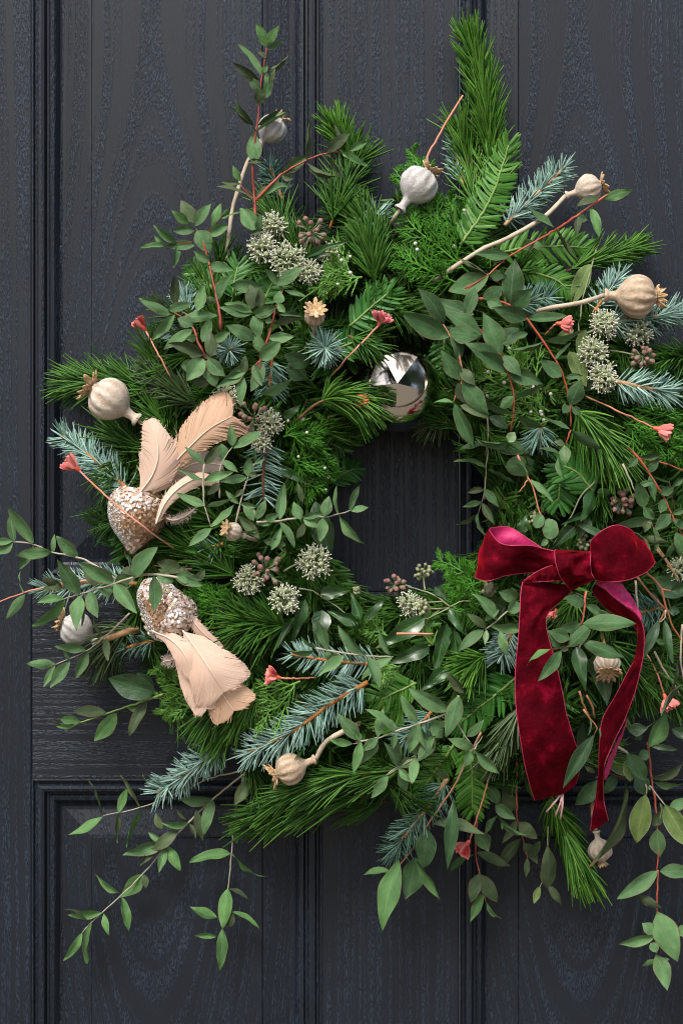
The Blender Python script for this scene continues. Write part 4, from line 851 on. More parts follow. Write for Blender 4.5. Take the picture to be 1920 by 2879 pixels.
umbel('grey-green ivy bud head above the right loop of the bow', 'N', '985,880', 140, 'bud', None, .02, 24, 1.25)
umbel('green ivy berries left of the bow knot, near the cypress', 'H', '345,800', 56, 'berry', None, .02, 11, 1.3)
umbel('ivy berries peeping out above the bow knot', 'H', '945,500', 64, 'berry', None, .006, 14, 1.1)
umbel('small green ivy berries under the drooping pine at right', 'N', '740,630', 90, 'berry', None, .004, 14)
umbel('small green ivy berries beside the round leaves above the left loop', 'N', '150,1060', 90, 'berry', None, .008, 14)
umbel('grey-green ivy flowers at the right edge beside the bow', 'H', '1540,670', 80, 'flower', None, .006, 22)
umbel('tiny ivy berries at the bottom rim of the hole', 'G', '790,508', 30, 'berry', ('G', '800,560'), .01, 8)

# ------------------------------------------------------------------ poppies
poppy('pale grey poppy seed head behind the tall eucalyptus stem', 'A', '912,712', 78, '990,625', None, 'grey', .15, ('A', '840,815,-.004 778,892 715,1080 690,1180 655,1440'), .030, .62, sr=6)
poppy('white fuzzy poppy seed head at the top, right of the centre', 'B', '345,1022', 100, '418,925', '248,1170', 'grey', -.12, None, .05, .62)
poppy('tan poppy seed head on a long dry stalk at upper right', 'B', '1280,1040', 74, '1375,1012', '1165,1108', 'cream', .1, ('B', '1030,1200,.006 830,1315,.006 700,1370 560,1460 430,1550'), .036, .85, sr=6)
poppy('largest ribbed tan poppy seed head at the right', 'E', '1308,458', 108, '1455,464', '1130,474', 'tan', .05, ('E', '1000,492 860,516 760,540'), .052, .56, .92, 12, sr=6.5, rb=1.5)
poppy('poppy seed head farthest left, tan crown turned up', 'C', '408,830', 110, '318,765', '570,935', 'cream', .05, None, .046, .80, .95)
poppy('small cream poppy seed head with a spread crown, left of the hole', 'L', '440,1385', 66, '350,1345', '535,1440', 'cream', .6, None, .044, .98, .95, 10)
poppy('small poppy seed head facing up above the spruce star', 'R', '640,1070', 84, '645,965', '640,1210', 'tan', .78, None, .036, 1.22, .9, 11)
poppy('grey poppy seed head with a dark tan crown at lower left', 'F', '425,822', 90, '335,765', '550,860', 'grey', .1, ('F', '620,865 700,835 760,830'), .03, .72, .95, sr=9, scol='tan')
poppy('tan poppy seed head pointing down left at the bottom', 'G', '425,1492', 82, '310,1535', '530,1392', 'tan', .05, ('G', '620,1345 720,1285 820,1235'), .034, .85, .95, scol='stick', sr=7)
poppy('short poppy head with a broad fluted crown between the ribbon tails', 'O', '835,1075', 118, '836,1200', None, 'cream', .68, ('O', '815,930 790,800'), .03, 1.02, .8, 13, scol='tan')
poppy('round spotted poppy seed head at the bottom behind the long pine needles', 'P', '768,1330', 112, '800,1500', '720,1140', 'cream', .0, ('P', '700,1000 690,860'), .012, .5, .95, scol='tan')

# ------------------------------------------------------------------ small red flowers
redflower('red flower standing at the left edge, beside the eucalyptus cluster', 'K', '190,1190', '100,1080', ('K', '260,1320 340,1470 470,1750'), lift=.03)
redflower('rosy clover-like flower above the bauble', 'R', '1205,1145', '1252,1020', ('R', '1080,1275 960,1400 790,1570'), .95, M_ROSE, .05, 44)
redflower('red flower whose stem crosses in front of the upper bird', 'C', '245,1222', '162,1158', ('C', '350,1325,.02 460,1420,.06 620,1550,.06 750,1650,.02'), lift=.055)
redflower('red flower at the end of the eucalyptus leaf at upper right', 'M', '1020,725', '1148,742', ('M', '990,750 950,800'), .5, lift=.05)
redflower('red flower on a long pink stem at the right', 'N', '1285,180', '1455,235', ('N', '1100,90 900,0 660,-140'), .36, lift=.04, n=18)
redflower('red flower lying level at lower left, beside the bird tail', 'G', '370,992', '288,970', ('G', '450,995 565,1002'), .5, lift=.034)
redflower('red flower hanging at the bottom middle', 'I', '545,790', '492,855', ('I', '590,650 640,480 680,385'), .5, lift=.024)
redflower('red flower hanging at the right edge of the ribbon', 'O', '1380,1370', '1450,1525', ('O', '1320,1180 1240,975'), .5, lift=.03)
redflower('red flower half hidden behind the left ribbon tail', 'O', '350,560', '305,650', ('O', '400,500'), .4, lift=.018)
seed('bare'); 
for lab, a in (('bare pink twig standing up behind the white poppy', ('B', '375,900 460,740 590,525')), ('bare pink twig lying across the ivy leaves', ('Q', '390,449 560,449 740,449'))):
    p = parse(*a); P = path3(p, .034); t = thing('bare_twig', lab, 'twig', P[0]); put_stem(t, p, .034, 3.4*S, 2.6*S, M_STEM['pink'])

# ------------------------------------------------------------------ eucalyptus
euc('tall upright eucalyptus stem rising at the upper left', [('A', '825,1275 815,1110 805,900 825,720 840,570 855,420 870,340 882,250'), ('A', '805,1105 740,1015')], [('A',
 '880,260,825,130,60f 882,250,950,140,55f 885,270,975,220,26f 880,320,830,285,28d 850,415,722,245,50 840,440,695,340,38d 845,500,785,425,55 838,575,838,475,66d 865,545,885,400,72 895,470,928,375,32d 900,390,1003,302,16d 885,400,975,358,14d 860,400,888,360,36f '
 '820,725,655,585,36 812,690,705,550,32d 830,690,960,595,32d 830,725,1010,620,46 812,905,812,725,88 780,890,862,890,30d 738,1000,695,912,42f 740,1015,632,1005,34d 815,1110,597,1028,12d '
 '820,1110,1015,1010,52 828,1278,735,1140,92 835,1275,850,1180,46 790,1290,872,1270,30d')], .05, 'dred', 4.6)
euc('orange eucalyptus twig arching right above the pine fan', [('A', '820,1105 960,965 1090,890 1210,845 1300,838')], [('A',
 '970,958,1112,850,70 965,968,1030,985,46d 1100,895,1290,975,10d 1100,890,1116,652,15d 1215,842,1340,730,62d 1280,830,1255,690,36d 1288,838,1440,920,50f 1335,832,1440,780,46f 1210,850,1322,990,9d 1300,838,1335,870,20f')], .055, 'red', 3.8)
euc('blue-green eucalyptus branch with round leaves at the upper left edge', [('K', '850,1180 835,1000 815,920 780,740 745,580 720,500 690,400 630,290'), ('K', '600,410 470,425 375,440'), ('K', '722,340 780,275 850,190 940,100')], [('K',
 '620,240,500,40,140d 570,250,415,130,86f 620,270,770,70,112 625,300,425,310,92 640,310,752,505,170 770,270,855,60,86f 860,200,1025,140,40f 850,190,940,100,34f 740,350,915,260,112 620,440,370,450,96 460,420,255,265,80f 365,450,265,345,46f 370,445,130,465,56f '
 '470,440,430,640,58 755,585,610,480,90 735,620,960,660,100 830,915,945,690,130 930,790,1235,800,118 815,940,700,900,72 590,230,510,180,36p 660,330,690,360,30p')], .05, 'dred', 4.4)
euc('eucalyptus tip at left with starry dusky leaves', [('K', '720,1440 650,1290 610,1170 500,1070 395,1000')], [('K',
 '390,1005,120,905,100f 360,980,230,845,42d 410,1050,130,915,90 450,965,440,705,90d 395,1010,600,955,90 445,1050,235,1280,92 510,1085,830,1055,110 640,1020,702,780,110 605,1180,340,1360,100 760,1280,935,1200,85 690,1290,765,1080,110 600,1150,470,1080,110 '
 '700,1400,395,1300,105d 765,1420,752,1190,116d 690,1410,560,1390,90d 700,1430,790,1370,60d 640,1250,540,1260,80'), ('C',
 '925,605,835,725,100 950,605,1046,702,80 930,615,992,760,95 930,620,930,712,28p 800,640,900,640,70 870,740,980,720,60d')], .056, 'dred', 4.2)
euc('eucalyptus tip right of the starry one, with round grey-green leaves', [('K', '1195,1560 1200,1450 1240,1330 1290,1180 1340,960 1400,830'), ('K', '1200,1455 1100,1540')], [('K',
 '1130,1030,880,955,86f 1120,1045,836,985,106 1130,1000,1110,780,110d 1190,990,1200,810,90d 1140,1040,1352,970,80f 1150,1050,1330,1000,90 1135,1060,1188,1262,122 1145,1270,893,1140,124 1350,960,1420,1030,70 1400,830,1235,630,56 1345,790,1575,630,112 1412,835,1610,890,52 1310,1130,1570,1070,60d '
 '1262,1250,1508,1240,96 1205,1450,1380,1290,140 1240,1370,1150,1210,112 1350,960,1370,840,100 1120,1030,1070,960,40p 1250,1090,1300,1120,60'), ('C',
 '1150,690,1156,585,46d 1250,620,1185,790,72 1145,700,1130,872,56 1200,640,1252,756,50 1225,800,1430,705,52 1150,680,1000,760,60 1160,650,1050,710,60')], .058, 'dred', 4.2)
euc('fine eucalyptus spray reaching right into the hole', [('L', '620,1310 800,1300 990,1270 1150,1270 1260,1250 1355,1220 1400,1205')], [('L',
 '800,1290,835,1005,82 800,1310,918,1520,66 968,1290,910,1150,86 985,1275,1145,1245,56 1152,1265,1190,1103,96 1140,1275,1118,1472,94 1268,1250,1256,1015,36 1272,1255,1484,1482,62 1353,1218,1430,1012,66 1360,1222,1502,1192,62 990,1285,1110,1350,70 750,1315,600,1325,58f '
 '600,1300,512,1170,72 620,1290,692,1130,72 645,1440,470,1258,82d 850,1490,668,1452,72 685,1290,795,1240,76 630,1365,485,1385,24 592,1290,600,1205,46p 935,1440,1000,1310,60d 980,1160,945,1000,52d 735,1530,820,1340,70')], .05, 'pale', 3.4)
euc('thin eucalyptus stem with narrow leaves over the grey feathers', [('L', '210,850 200,980 215,1170 265,1350')], [('L',
 '208,850,55,715,58 215,850,342,698,76d 200,988,-10,893,46 215,985,442,915,76 215,1182,-5,1088,66 225,1187,430,1125,50 262,1350,458,1178,72 268,1358,82,1505,74')], .075, 'pale', 2.8)
euc('short eucalyptus tip right of the upper bird tail', [('L', '330,1120 325,960 360,820 430,720')], [('L', '432,715,415,540,76 440,728,672,588,86 350,825,476,918,66 355,815,345,690,92 330,1000,230,1100,60d')], .05, 'pale', 2.8)
euc('eucalyptus stem slanting beside the hanging spruce', [('L', '455,1330 490,1165 555,950 620,830')], [('L', '600,840,595,740,26f 618,842,692,815,20f 550,950,565,800,82 555,935,632,945,44d 545,960,335,985,72 485,1168,378,1058,50 490,1160,642,1190,50 520,1050,440,1120,40d')], .042, 'pale', 2.8)
euc('long pale eucalyptus spray sweeping left over the lower bird', [('F', '1000,535 960,530 850,520 740,535 630,570 440,630 355,655')], [('F',
 '965,525,1105,545,66 970,540,1118,582,50 865,522,960,560,64 850,528,850,728,76 740,535,874,368,104 632,565,758,738,82 635,560,735,525,80 438,628,318,435,92 452,640,462,805,46 445,635,425,832,86 500,610,540,760,80 358,655,203,680,52f 360,660,178,808,62f 535,590,468,450,76d 625,565,430,450,80 545,600,640,600,70')], .075, 'pale', 3.6)
euc('eucalyptus tip farthest left, leaving the picture', [('F', '640,545 470,440 290,395 175,350 80,340 -60,325')], [('F',
 '430,422,310,308,72 295,400,303,295,30 288,395,88,415,72 187,345,48,148,88 82,338,60,190,52 185,360,102,497,56 72,345,-10,412,72 72,335,-70,350,46 630,555,500,470,70')], .03, 'pale', 3.6)
euc('thin brownish eucalyptus stem running off the left edge', [('F', '520,545 250,590 135,620 -40,685')], [('F', '135,620,115,500,16 140,630,33,772,56 345,590,232,540,62d 340,605,258,545,56d 240,600,330,580,40d')], .022, 'pink', 3.4)
euc('eucalyptus twig at lower left with its leaves hanging over the rail', [('F', '715,735 580,865 480,940 305,1018')], [('F',
 '580,865,513,740,26d 588,870,598,1003,46d 475,935,303,915,62 487,945,414,1097,66 385,990,350,930,22 387,1000,278,1147,72 308,1012,143,1010,58 305,1018,240,1147,42')], .036, 'pale', 3.0)
euc('broad-leaved dark eucalyptus twig on the rail at left', [('F', '900,1180 800,1215 700,1250 580,1290 440,1335 330,1350')], [('F',
 '860,1170,600,1090,150b 830,1180,760,1060,120b 585,1278,400,1272,66d 642,1285,523,1435,92f 812,1220,713,1412,62d 445,1330,330,1315,62f 420,1345,308,1352,34f 700,1250,790,1255,34f 340,1350,290,1325,12d')], .012, 'green', 3.8)
euc('dark eucalyptus leaves behind the long pale spray at left', [('F', '1060,490 960,490 850,470')], [('F', '1000,500,862,450,80d 1130,495,1068,562,46d 735,520,672,490,60d 1000,480,1030,560,60d 960,500,870,490,40d')], .028, 'brown', 2.6)
euc('long eucalyptus branch reaching down to the lower left corner', [('J', '1015,310 870,430 750,545 645,655 525,800 415,905 330,985 270,1040 228,1088')], [('J',
 '872,435,824,607,62 865,428,700,420,72 750,545,615,550,42f 785,480,820,632,46d 740,530,690,480,22d 755,550,786,627,18d 640,645,428,702,62 650,660,712,783,56f 640,650,553,590,36 600,660,512,757,40d 640,670,604,792,46 700,575,566,688,66d 622,578,588,497,42d '
 '528,795,417,910,82f 535,800,542,868,38d 415,890,297,798,40f 425,912,457,1080,40f 328,985,158,998,54f 336,990,362,1102,36f 270,1042,258,1237,46f 230,1085,138,1222,46f 268,1035,140,965,9d 1010,320,1060,370,40')], .0, 'pale', 3.0)
euc('thin eucalyptus twig with sparse narrow leaves over the lower panel edge', [('J', '1010,290 850,330 700,400 520,470 410,495 328,512')], [('J',
 '408,495,452,375,46f 330,512,275,338,11d 515,468,424,310,14d 332,515,163,610,36f 410,500,396,645,22d 515,475,438,662,30f 560,355,525,305,9d')], .0, 'pale', 2.4)
euc('eucalyptus stem hanging straight down at the lower left', [('J', '1025,300 990,450 975,520 960,700 943,870 918,1070')], [('J',
 '1050,335,970,462,70d 978,518,985,654,58f 962,520,945,575,42d 955,697,753,738,34f 967,697,1127,817,26f 942,868,916,1070,78f 950,870,1045,922,16d 890,1010,758,960,58f 955,982,1102,1074,26f 945,1058,970,990,46d 890,1100,778,1096,34f 915,1065,905,1272,64f')], .0, 'pale', 2.6)
euc('pale-stemmed eucalyptus spray across the lower middle', [('Q', '985,1040 905,1195 600,1310 370,1390 215,1445 0,1490'), ('G', '905,1320 770,1355')], [('Q',
 '890,1185,506,972,150 1035,1015,885,820,100d 990,1040,860,1450,160 588,1300,430,1038,104 600,1310,515,1590,130 610,1310,660,1540,56 370,1388,100,1165,84 213,1440,268,1163,106 372,1388,275,1260,80 217,1450,55,1575,92 380,1395,350,1570,62 45,1478,-10,1370,62'), ('G',
 '810,1340,680,1185,76 765,1355,635,1330,46f 812,1340,768,1522,56f 905,1320,798,1472,76')], .046, 'pale', 3.8)
euc('eucalyptus twig forking down right from the pale-stemmed spray', [('Q', '905,1195 980,1320 1050,1440 1135,1540'), ('I', '565,355 580,330 605,290')], [('I',
 '562,345,440,300,56 530,290,612,212,46 575,365,690,472,52 545,362,525,432,46')], .044, 'pale', 3.2)
euc('second eucalyptus twig below the pale-stemmed spray, running down left', [('G', '1225,1300 1110,1420 1020,1480 950,1530'), ('I', '290,385 155,475')], [('G',
 '1020,1480,938,1345,46 1112,1412,1225,1308,80 1110,1418,1110,1240,86 1170,1372,1130,1240,42 1018,1482,1115,1428,62 1022,1488,1092,1570,46 1025,1452,1000,1300,50 1205,1235,1262,1322,82 1240,1290,1205,1220,90'), ('I', '155,480,73,587,52 212,440,235,557,52 285,388,268,520,52 380,290,295,412,70')], .038, 'pale', 3.2)
euc('eucalyptus cluster just left of the ribbon tail', [('Q', '1570,190 1460,225 1350,330 1280,385 1235,410')], [('Q',
 '1352,328,1112,52,128 1452,225,1610,190,130 1370,220,1235,330,80 1245,395,1058,248,84d 1225,410,978,617,112 1250,412,1235,557,56p 1290,375,1645,385,104 1380,425,1450,665,96 1560,100,1360,40,140 1225,410,1175,420,20p')], .05, 'pale', 3.4)
euc('eucalyptus twig lying over the spruce at lower middle, left of the ivy', [('G', '555,825 630,840 840,870 990,875')], [('G',
 '565,825,480,765,26f 562,840,405,840,38f 625,835,568,670,62 718,870,578,972,62 840,868,688,695,56 845,875,912,1052,66 980,875,910,710,26 985,880,810,1000,54 628,845,625,890,46 700,870,620,900,50')], .05, 'pale', 3.0)
euc('eucalyptus branch running up right to the tan poppy head', [('B', '1400,1070 1360,1090 1210,1195 1000,1325 850,1410 720,1520 600,1590'), ('M', '480,340 380,410 285,475')], [('B',
 '1362,1095,1527,1045,60f 1335,1090,1212,1135,52d 1292,1145,1337,1312,56f 1217,1195,1275,1212,50 1225,1195,1215,1300,42d 1095,1258,938,1145,46 1100,1260,1215,1452,12d 980,1330,908,1372,66 985,1330,1025,1382,42 850,1415,653,1400,66 725,1515,560,1420,22d'), ('M',
 '482,350,165,480,170 655,575,690,215,178 490,345,628,350,86 470,340,250,212,24d')], .052, 'red', 3.8, k0='e')
euc('coral-stemmed eucalyptus branch hanging down on the right', [('M', '410,530 530,540 640,580 780,690 910,860 1000,1000 1060,1110 1110,1270 1130,1400 1130,1540'), ('N', '490,200 435,345')], [('M',
 '660,590,825,450,150 440,530,602,435,120 470,545,600,590,100 785,690,513,600,130 798,690,1098,670,88 910,872,648,930,22 930,860,1222,780,62 1005,1010,1132,880,42 1060,1140,888,1018,122 1085,1150,1227,1135,46 1122,1370,1215,1168,132 1120,1380,1068,1432,72 1140,1380,1207,1452,62'), ('N',
 '485,200,233,85,36 490,205,805,402,82 430,345,440,540,110p 385,440,168,380,26 375,450,430,682,46 430,340,330,310,60d')], .066, 'red', 3.8, k0='e')
euc('coral-stemmed eucalyptus branch with big leaves, left of the longest one', [('M', '290,650 430,790 580,975 630,1100 685,1290 680,1430 655,1580')], [('M',
 '370,660,45,525,140 305,668,380,448,108 432,820,105,630,144 580,975,438,638,168 600,980,742,1140,112 622,1105,363,950,122 637,1105,912,1202,124 687,1295,916,1202,46 680,1300,568,1402,82 680,1430,388,1290,74 692,1435,952,1542,52 585,1060,298,880,142 590,890,720,760,150 700,840,795,800,60 '), ('E', '605,1260,640,1205,60p 600,1265,425,1250,26')], .058, 'dred', 4.2, k0='e')
euc('large-leaved eucalyptus tip nearest the bauble', [('D', '1150,540 1200,620 1270,740 1290,830 1300,960 1240,1125')], [('D',
 '1168,555,985,288,134 1205,645,865,470,152 1282,822,1240,510,128 1300,962,1146,745,118 1302,972,1498,1225,134 1245,1130,1088,1130,34f 1247,1140,1386,1452,92 1290,1150,1490,1240,72d 1265,985,1360,1140,108d 1200,600,1445,640,130 1290,880,1400,1000,90d')], .064, 'pink', 3.8, k0='e')
euc('thin grey eucalyptus stem hanging at the right of the hole', [('E', '490,1120 492,1270 480,1450 473,1580'), ('H', '320,160 300,250 272,335')], [('E',
 '490,1275,318,1315,22 490,1280,692,1342,32 485,1410,303,1373,36 490,1412,642,1492,26'), ('H', '312,165,412,287,56 300,250,178,282,42 275,320,143,397,26d 275,320,322,455,30 303,255,382,392,52d 312,170,208,190,46d')], .01, 'pale', 2.8, k0='e')
euc('eucalyptus twig ending in round leaves above the left bow loop', [('N', '-20,440 80,650 130,760 200,1020 270,1240'), ('N', '80,680 -10,800')], [('N',
 '110,672,330,888,62 210,1010,150,1140,110r 270,1050,310,1250,170r 265,1240,205,1312,62 275,1240,330,1275,20p 70,650,-20,480,40')], .036, 'pink', 3.0)
euc('orange eucalyptus branch at the right edge above the bow', [('N', '1035,370 1140,470 1240,620 1380,840 1450,1000 1540,1180 1620,1290'), ('N', '1150,470 1420,530 1600,610')], [('N',
 '1152,462,1365,430,64 1228,610,1337,483,76 1130,470,1042,560,72 1292,700,1120,740,52 1242,640,1297,892,78 1352,815,1482,742,92 1378,860,1345,1000,92 1442,1005,1278,1178,112 1450,1002,1610,950,62 1560,1230,1330,1478,72 1570,1090,1490,1130,100 1450,745,1590,640,42 1420,530,1535,420,20d 1460,1060,1560,1150,100 1500,1180,1560,1400,110 1350,760,1450,730,20d')], .05, 'red', 3.7, k0='e')
euc('eucalyptus sprig drooping onto the right bow loop', [('N', '985,525 1060,690 1110,800'), ('N', '1185,940 1265,1090 1275,1130')], [('N',
 '1192,945,1118,690,134 1190,945,1290,1060,100 1262,1060,916,1100,88 1275,1130,1292,1385,62 1200,1235,1422,1275,72d 1240,1390,1100,1170,50d 1230,1060,1200,1180,90d 1130,740,1290,690,60')], .056, 'pale', 3.2, k0='e')
euc('eucalyptus sprig lying across the left ribbon tail', [('O', '640,380 630,440 600,680 575,720'), ('O', '560,880 470,910 300,940')], [('O',
 '622,510,428,440,116 635,520,795,612,82 605,695,1110,690,162 580,690,345,745,112 472,915,700,692,142 480,840,265,765,132 590,865,1008,1025,134 312,935,62,1085,62f 395,950,172,1248,122 395,950,400,1165,36 385,925,278,800,78 390,930,468,940,62d 300,880,340,830,50')], .096, 'red', 3.6, k0='e')
euc('downy olive-leaved twig at the lower right', [('P', '920,335 1030,400 1130,610 1250,720 1360,860 1400,910'), ('P', '1190,660 1215,740 1205,810')], [('P',
 '1140,560,803,450,210o 1050,440,1060,675,150o 1205,800,1118,1265,215o 1395,900,1620,1290,215o 1100,620,1215,800,180b 1030,400,1215,660,170b 1345,880,1440,1058,32o 1340,880,1388,1012,24o 1360,900,1310,1090,20o 1230,720,1250,760,18o')], .03, 'pale', 4.2)
euc('twig with one long dark leaf lying over the left ribbon end', [('P', '610,-20 680,80 745,160 715,220')], [('P', '718,222,412,740,138b 680,80,655,235,24b 760,160,770,265,20b')], .07, 'orange', 3.4)
euc('twig with grey narrow and dark round leaves behind the ribbon ends', [('P', '1010,640 860,600 720,640')], [('P', '1005,660,640,1470,92d 735,660,535,910,200b 930,610,800,790,140b 720,590,620,520,60d 600,100,700,540,190b')], .012, 'brown', 3.4)
euc('red eucalyptus stem hanging lowest at the far right', [('P', '1225,300 1260,600 1300,900 1320,1120 1325,1400 1310,1530'), ('I', '1445,930 1440,1130 1437,1340')], [('I',
 '1443,735,1455,868,86 1420,505,1570,512,36 1412,490,1575,418,42d 1443,935,1248,1070,74 1455,935,1610,945,74 1350,1055,1465,1115,46d 1445,1130,1542,1373,134 1437,1245,1253,1287,62 1432,1235,1370,1185,66 1540,1240,1610,1198,62 1437,1335,1492,1508,88 1430,1362,1373,1392,40 1450,1360,1502,1358,26 1412,1280,1440,1325,52 1500,640,1600,590,60 1420,720,1480,640,60d')], .02, 'red', 3.8)
euc('orange-stemmed twig with large leaves hanging at the bottom middle', [('I', '600,270 520,430 470,530 360,690 270,830 180,950')], [('I',
 '205,880,122,1222,112f 285,870,238,1068,122b 340,730,325,920,104b 290,890,413,1082,30f 360,712,622,767,40d 470,590,438,930,66b 185,940,150,1155,32f 180,945,30,960,12f 190,950,110,1030,16f 440,490,380,460,36d')], .02, 'orange', 3.4, k0='e')
euc('eucalyptus twig with dusky oval leaves at the bottom, right of the red flower', [('I', '580,640 575,860 595,950 622,1080'), ('I', '670,600 685,670')], [('I',
 '590,950,682,1087,78d 585,950,552,1090,70d 615,1035,548,1182,46f 625,1080,690,1167,22f 567,855,440,952,30 577,848,740,917,46d 575,745,635,842,80 640,525,690,622,62 668,618,765,688,62 685,670,817,772,36 680,670,622,772,30 700,690,700,740,14f')], .008, 'red', 3.0, k0='e')
euc('dark eucalyptus twigs in shadow behind the lowest pine plume', [('I', '768,400 772,680 800,780 822,880')], [('I',
 '770,690,698,802,46d 790,780,678,932,46d 820,870,815,965,32d 770,640,700,560,90d 780,700,870,780,72d 830,860,882,790,50d 760,560,690,500,70d 800,800,870,900,60d')], .0, 'red', 3.0, k0='e')
euc('two brownish oval leaves hanging beside the lowest pine plume', [('I', '920,720 915,860 900,960 875,1040')], [('I', '915,1018,920,815,96d 920,1000,987,1097,42d 880,1010,852,1092,36o')], .014, 'olive', 2.4)
seed('twigs')
for lab, segs, col in (('forked orange and grey twig at the right edge, beside the bow', (('O', '1190,180 1350,350 1410,570 1480,740 1590,920'), ('O', '1120,240 1250,400 1400,560'), ('O', '1350,370 1480,380'), ('O', '1400,570 1330,680')), 'orange'),
                       ('thick tan twig slanting behind the right loop of the bow', (('N', '1300,1300 1400,1440 1500,1600'), ('O', '1310,-20 1420,120 1530,290')), 'tan'),
                       ('thin grey twigs hanging right of the ribbon tails', (('O', '1290,960 1360,1100 1450,1230 1530,1370'), ('O', '1560,700 1540,1000 1565,1240'), ('O', '1110,280 1120,440 1140,600')), 'stick'),
                       ('orange twig between the ribbon tails, low down', (('O', '570,1340 600,1450 670,1580'), ('O', '640,1380 690,1480 720,1600')), 'orange')):
    t = None
    for F, s in segs:
        p = parse(F, s)
        if t is None: t = thing('bare_twig', lab, 'twig', path3(p, .03)[0])
        put_stem(t, p, .03, 3.3*S, 2.2*S, M_STEM[col])
t = euc('slim dark leaves hanging from the twigs right of the ribbon tails', [('O', '1400,560 1385,650 1330,680')], [('O', '1335,665,1188,1030,104b 1388,660,1462,1075,92b 1450,380,1600,330,100b 1500,1050,1400,1400,60d 1560,1280,1360,1580,34d')], .034, 'stick', 2.6, 'olive_sprig', 'leafy twig')

# ------------------------------------------------------------------ birds
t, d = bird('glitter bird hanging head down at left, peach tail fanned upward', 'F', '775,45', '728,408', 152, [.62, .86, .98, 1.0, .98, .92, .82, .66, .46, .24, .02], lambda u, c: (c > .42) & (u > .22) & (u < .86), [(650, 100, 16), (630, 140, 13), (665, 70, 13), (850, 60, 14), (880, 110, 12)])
feather(t, 'C', '570,1350,.022 640,1255,.027 676,1150,.03 668,1050,.03 622,945,.026', [75, 105, 88, 82, 64, 42, 12], [95, 125, 100, 70, 54, 42, 14], d, M_FEA, .28, 130, .03, 30)
feather(t, 'C', '690,1310,.012 755,1195,.022 850,1090,.028 960,990,.03 1085,920,.026', [30, 70, 110, 135, 140, 120, 60], [20, 36, 50, 75, 105, 110, 50], d, M_FEAD, .22, 150, .16, 30, rag=.12)
feather(t, 'C', '690,1330,.006 780,1235,.012 890,1178,.014 1030,1190,.01', [30, 60, 65, 55, 20], [25, 50, 55, 45, 14], d, M_FEAG, .3, 100, .1, 30, rag=.1)
feather(t, 'C', '665,1515,.026 715,1400,.028 800,1310,.022 900,1262,.016 1010,1280,.01', [10, 26, 32, 28, 10], [10, 34, 44, 38, 12], d, M_FEA, .35, 90, .05, 30)
feather(t, 'C', '690,1470,.004 760,1495,.004 830,1470,.004 875,1435,.004', [8, 18, 16, 6], [6, 14, 12, 4], d, M_FEAG, .3, 50, .2, 35, rag=.3)
feather(t, 'C', '650,1350,.016 700,1270,.018 735,1180,.018 745,1100,.016', [40, 60, 55, 30, 10], [40, 60, 60, 36, 12], d, M_FEA, .3, 90, .03, 30)
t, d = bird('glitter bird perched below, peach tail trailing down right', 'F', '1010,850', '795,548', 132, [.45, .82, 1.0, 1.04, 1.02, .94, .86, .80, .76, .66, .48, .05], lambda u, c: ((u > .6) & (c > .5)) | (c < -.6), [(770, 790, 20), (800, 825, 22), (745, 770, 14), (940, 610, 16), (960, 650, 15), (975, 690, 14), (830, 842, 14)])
feather(t, 'F', '1010,830,.022 1090,940,.030 1165,1055,.033 1235,1165,.026', [60, 130, 160, 160, 130, 80, 30], [60, 110, 150, 175, 160, 110, 40], d, M_FEA, .32, 160, .02, 32)
feather(t, 'F', '845,832,.018 945,880,.027 1025,970,.031 1078,1090,.026', [16, 46, 60, 50, 14], [18, 55, 62, 46, 12], d, M_FEA, .28, 100, .02, 28)
feather(t, 'F', '960,900,.012 1035,1040,.016 1085,1150,.018 1140,1260,.016', [50, 90, 100, 90, 40], [36, 70, 80, 70, 40], d, M_FEA, .3, 120, .02, 30)
feather(t, 'F', '1110,1010,.008 1180,1110,.014 1245,1205,.016 1290,1270,.014', [50, 110, 135, 120, 70, 40], [50, 105, 130, 120, 80, 40], d, M_FEAD, .25, 120, .02, 32)
feather(t, 'F', '985,640,.006 1060,765,.012 1130,850,.012 1225,920,.008', [6, 20, 26, 22, 8], [8, 26, 36, 30, 10], d, M_FEA, .3, 80, .02, 28)
feather(t, 'F', '1020,920,.0 970,980,.002 900,1000,.004', [10, 30, 24, 8], [10, 24, 20, 8], d, M_FEAG, .1, 40, .6, 50, rag=.5)

# ------------------------------------------------------------------ bow
seed('bow3')
t = thing('velvet_bow', 'crimson velvet bow with two hanging tails at the lower right of the wreath', 'ribbon bow', at(*fp('H', 870, 680), .14))
ribbon(t, 'loop', [('H', 770,560,.036, 770,670,.034), ('H', 690,545,.040, 680,690,.026), ('H', 600,522,.044, 560,700,.024), ('H', 480,527,.052, 440,715,.040), ('H', 400,500,.054, 335,748,.050), ('H', 356,440,.040, 258,722,.034), ('H', 372,412,.020, 275,690,.014), ('H', 480,412,.006, 400,640,.0), ('H', 620,500,.008, 600,630,.0), ('H', 760,590,.02, 750,670,.02)], .03, .002, 1, 80, 15, .0018, wf=2)
ribbon(t, 'loop', [('H', 975,580,.036, 985,715,.034), ('H', 985,500,.044, 1040,745,.040), ('H', 1050,435,.052, 1130,752,.056), ('H', 1135,396,.054, 1240,735,.056), ('H', 1225,415,.044, 1335,690,.046), ('H', 1275,470,.030, 1388,628,.034), ('H', 1235,470,.012, 1330,640,.012), ('H', 1130,480,.004, 1180,680,.002), ('H', 985,570,.014, 995,700,.012)], .03, .004, 1, 80, 15, .0016, wf=2)
ribbon(t, 'tail', [('H', 800,640,.030, 800,744,.034), ('H', 720,655,.040, 740,748,.042), ('H', 640,692,.046, 660,752,.047), ('H', 562,745,.046, 564,757,.045)], .03, .003, 1, 40, 9, .0012)
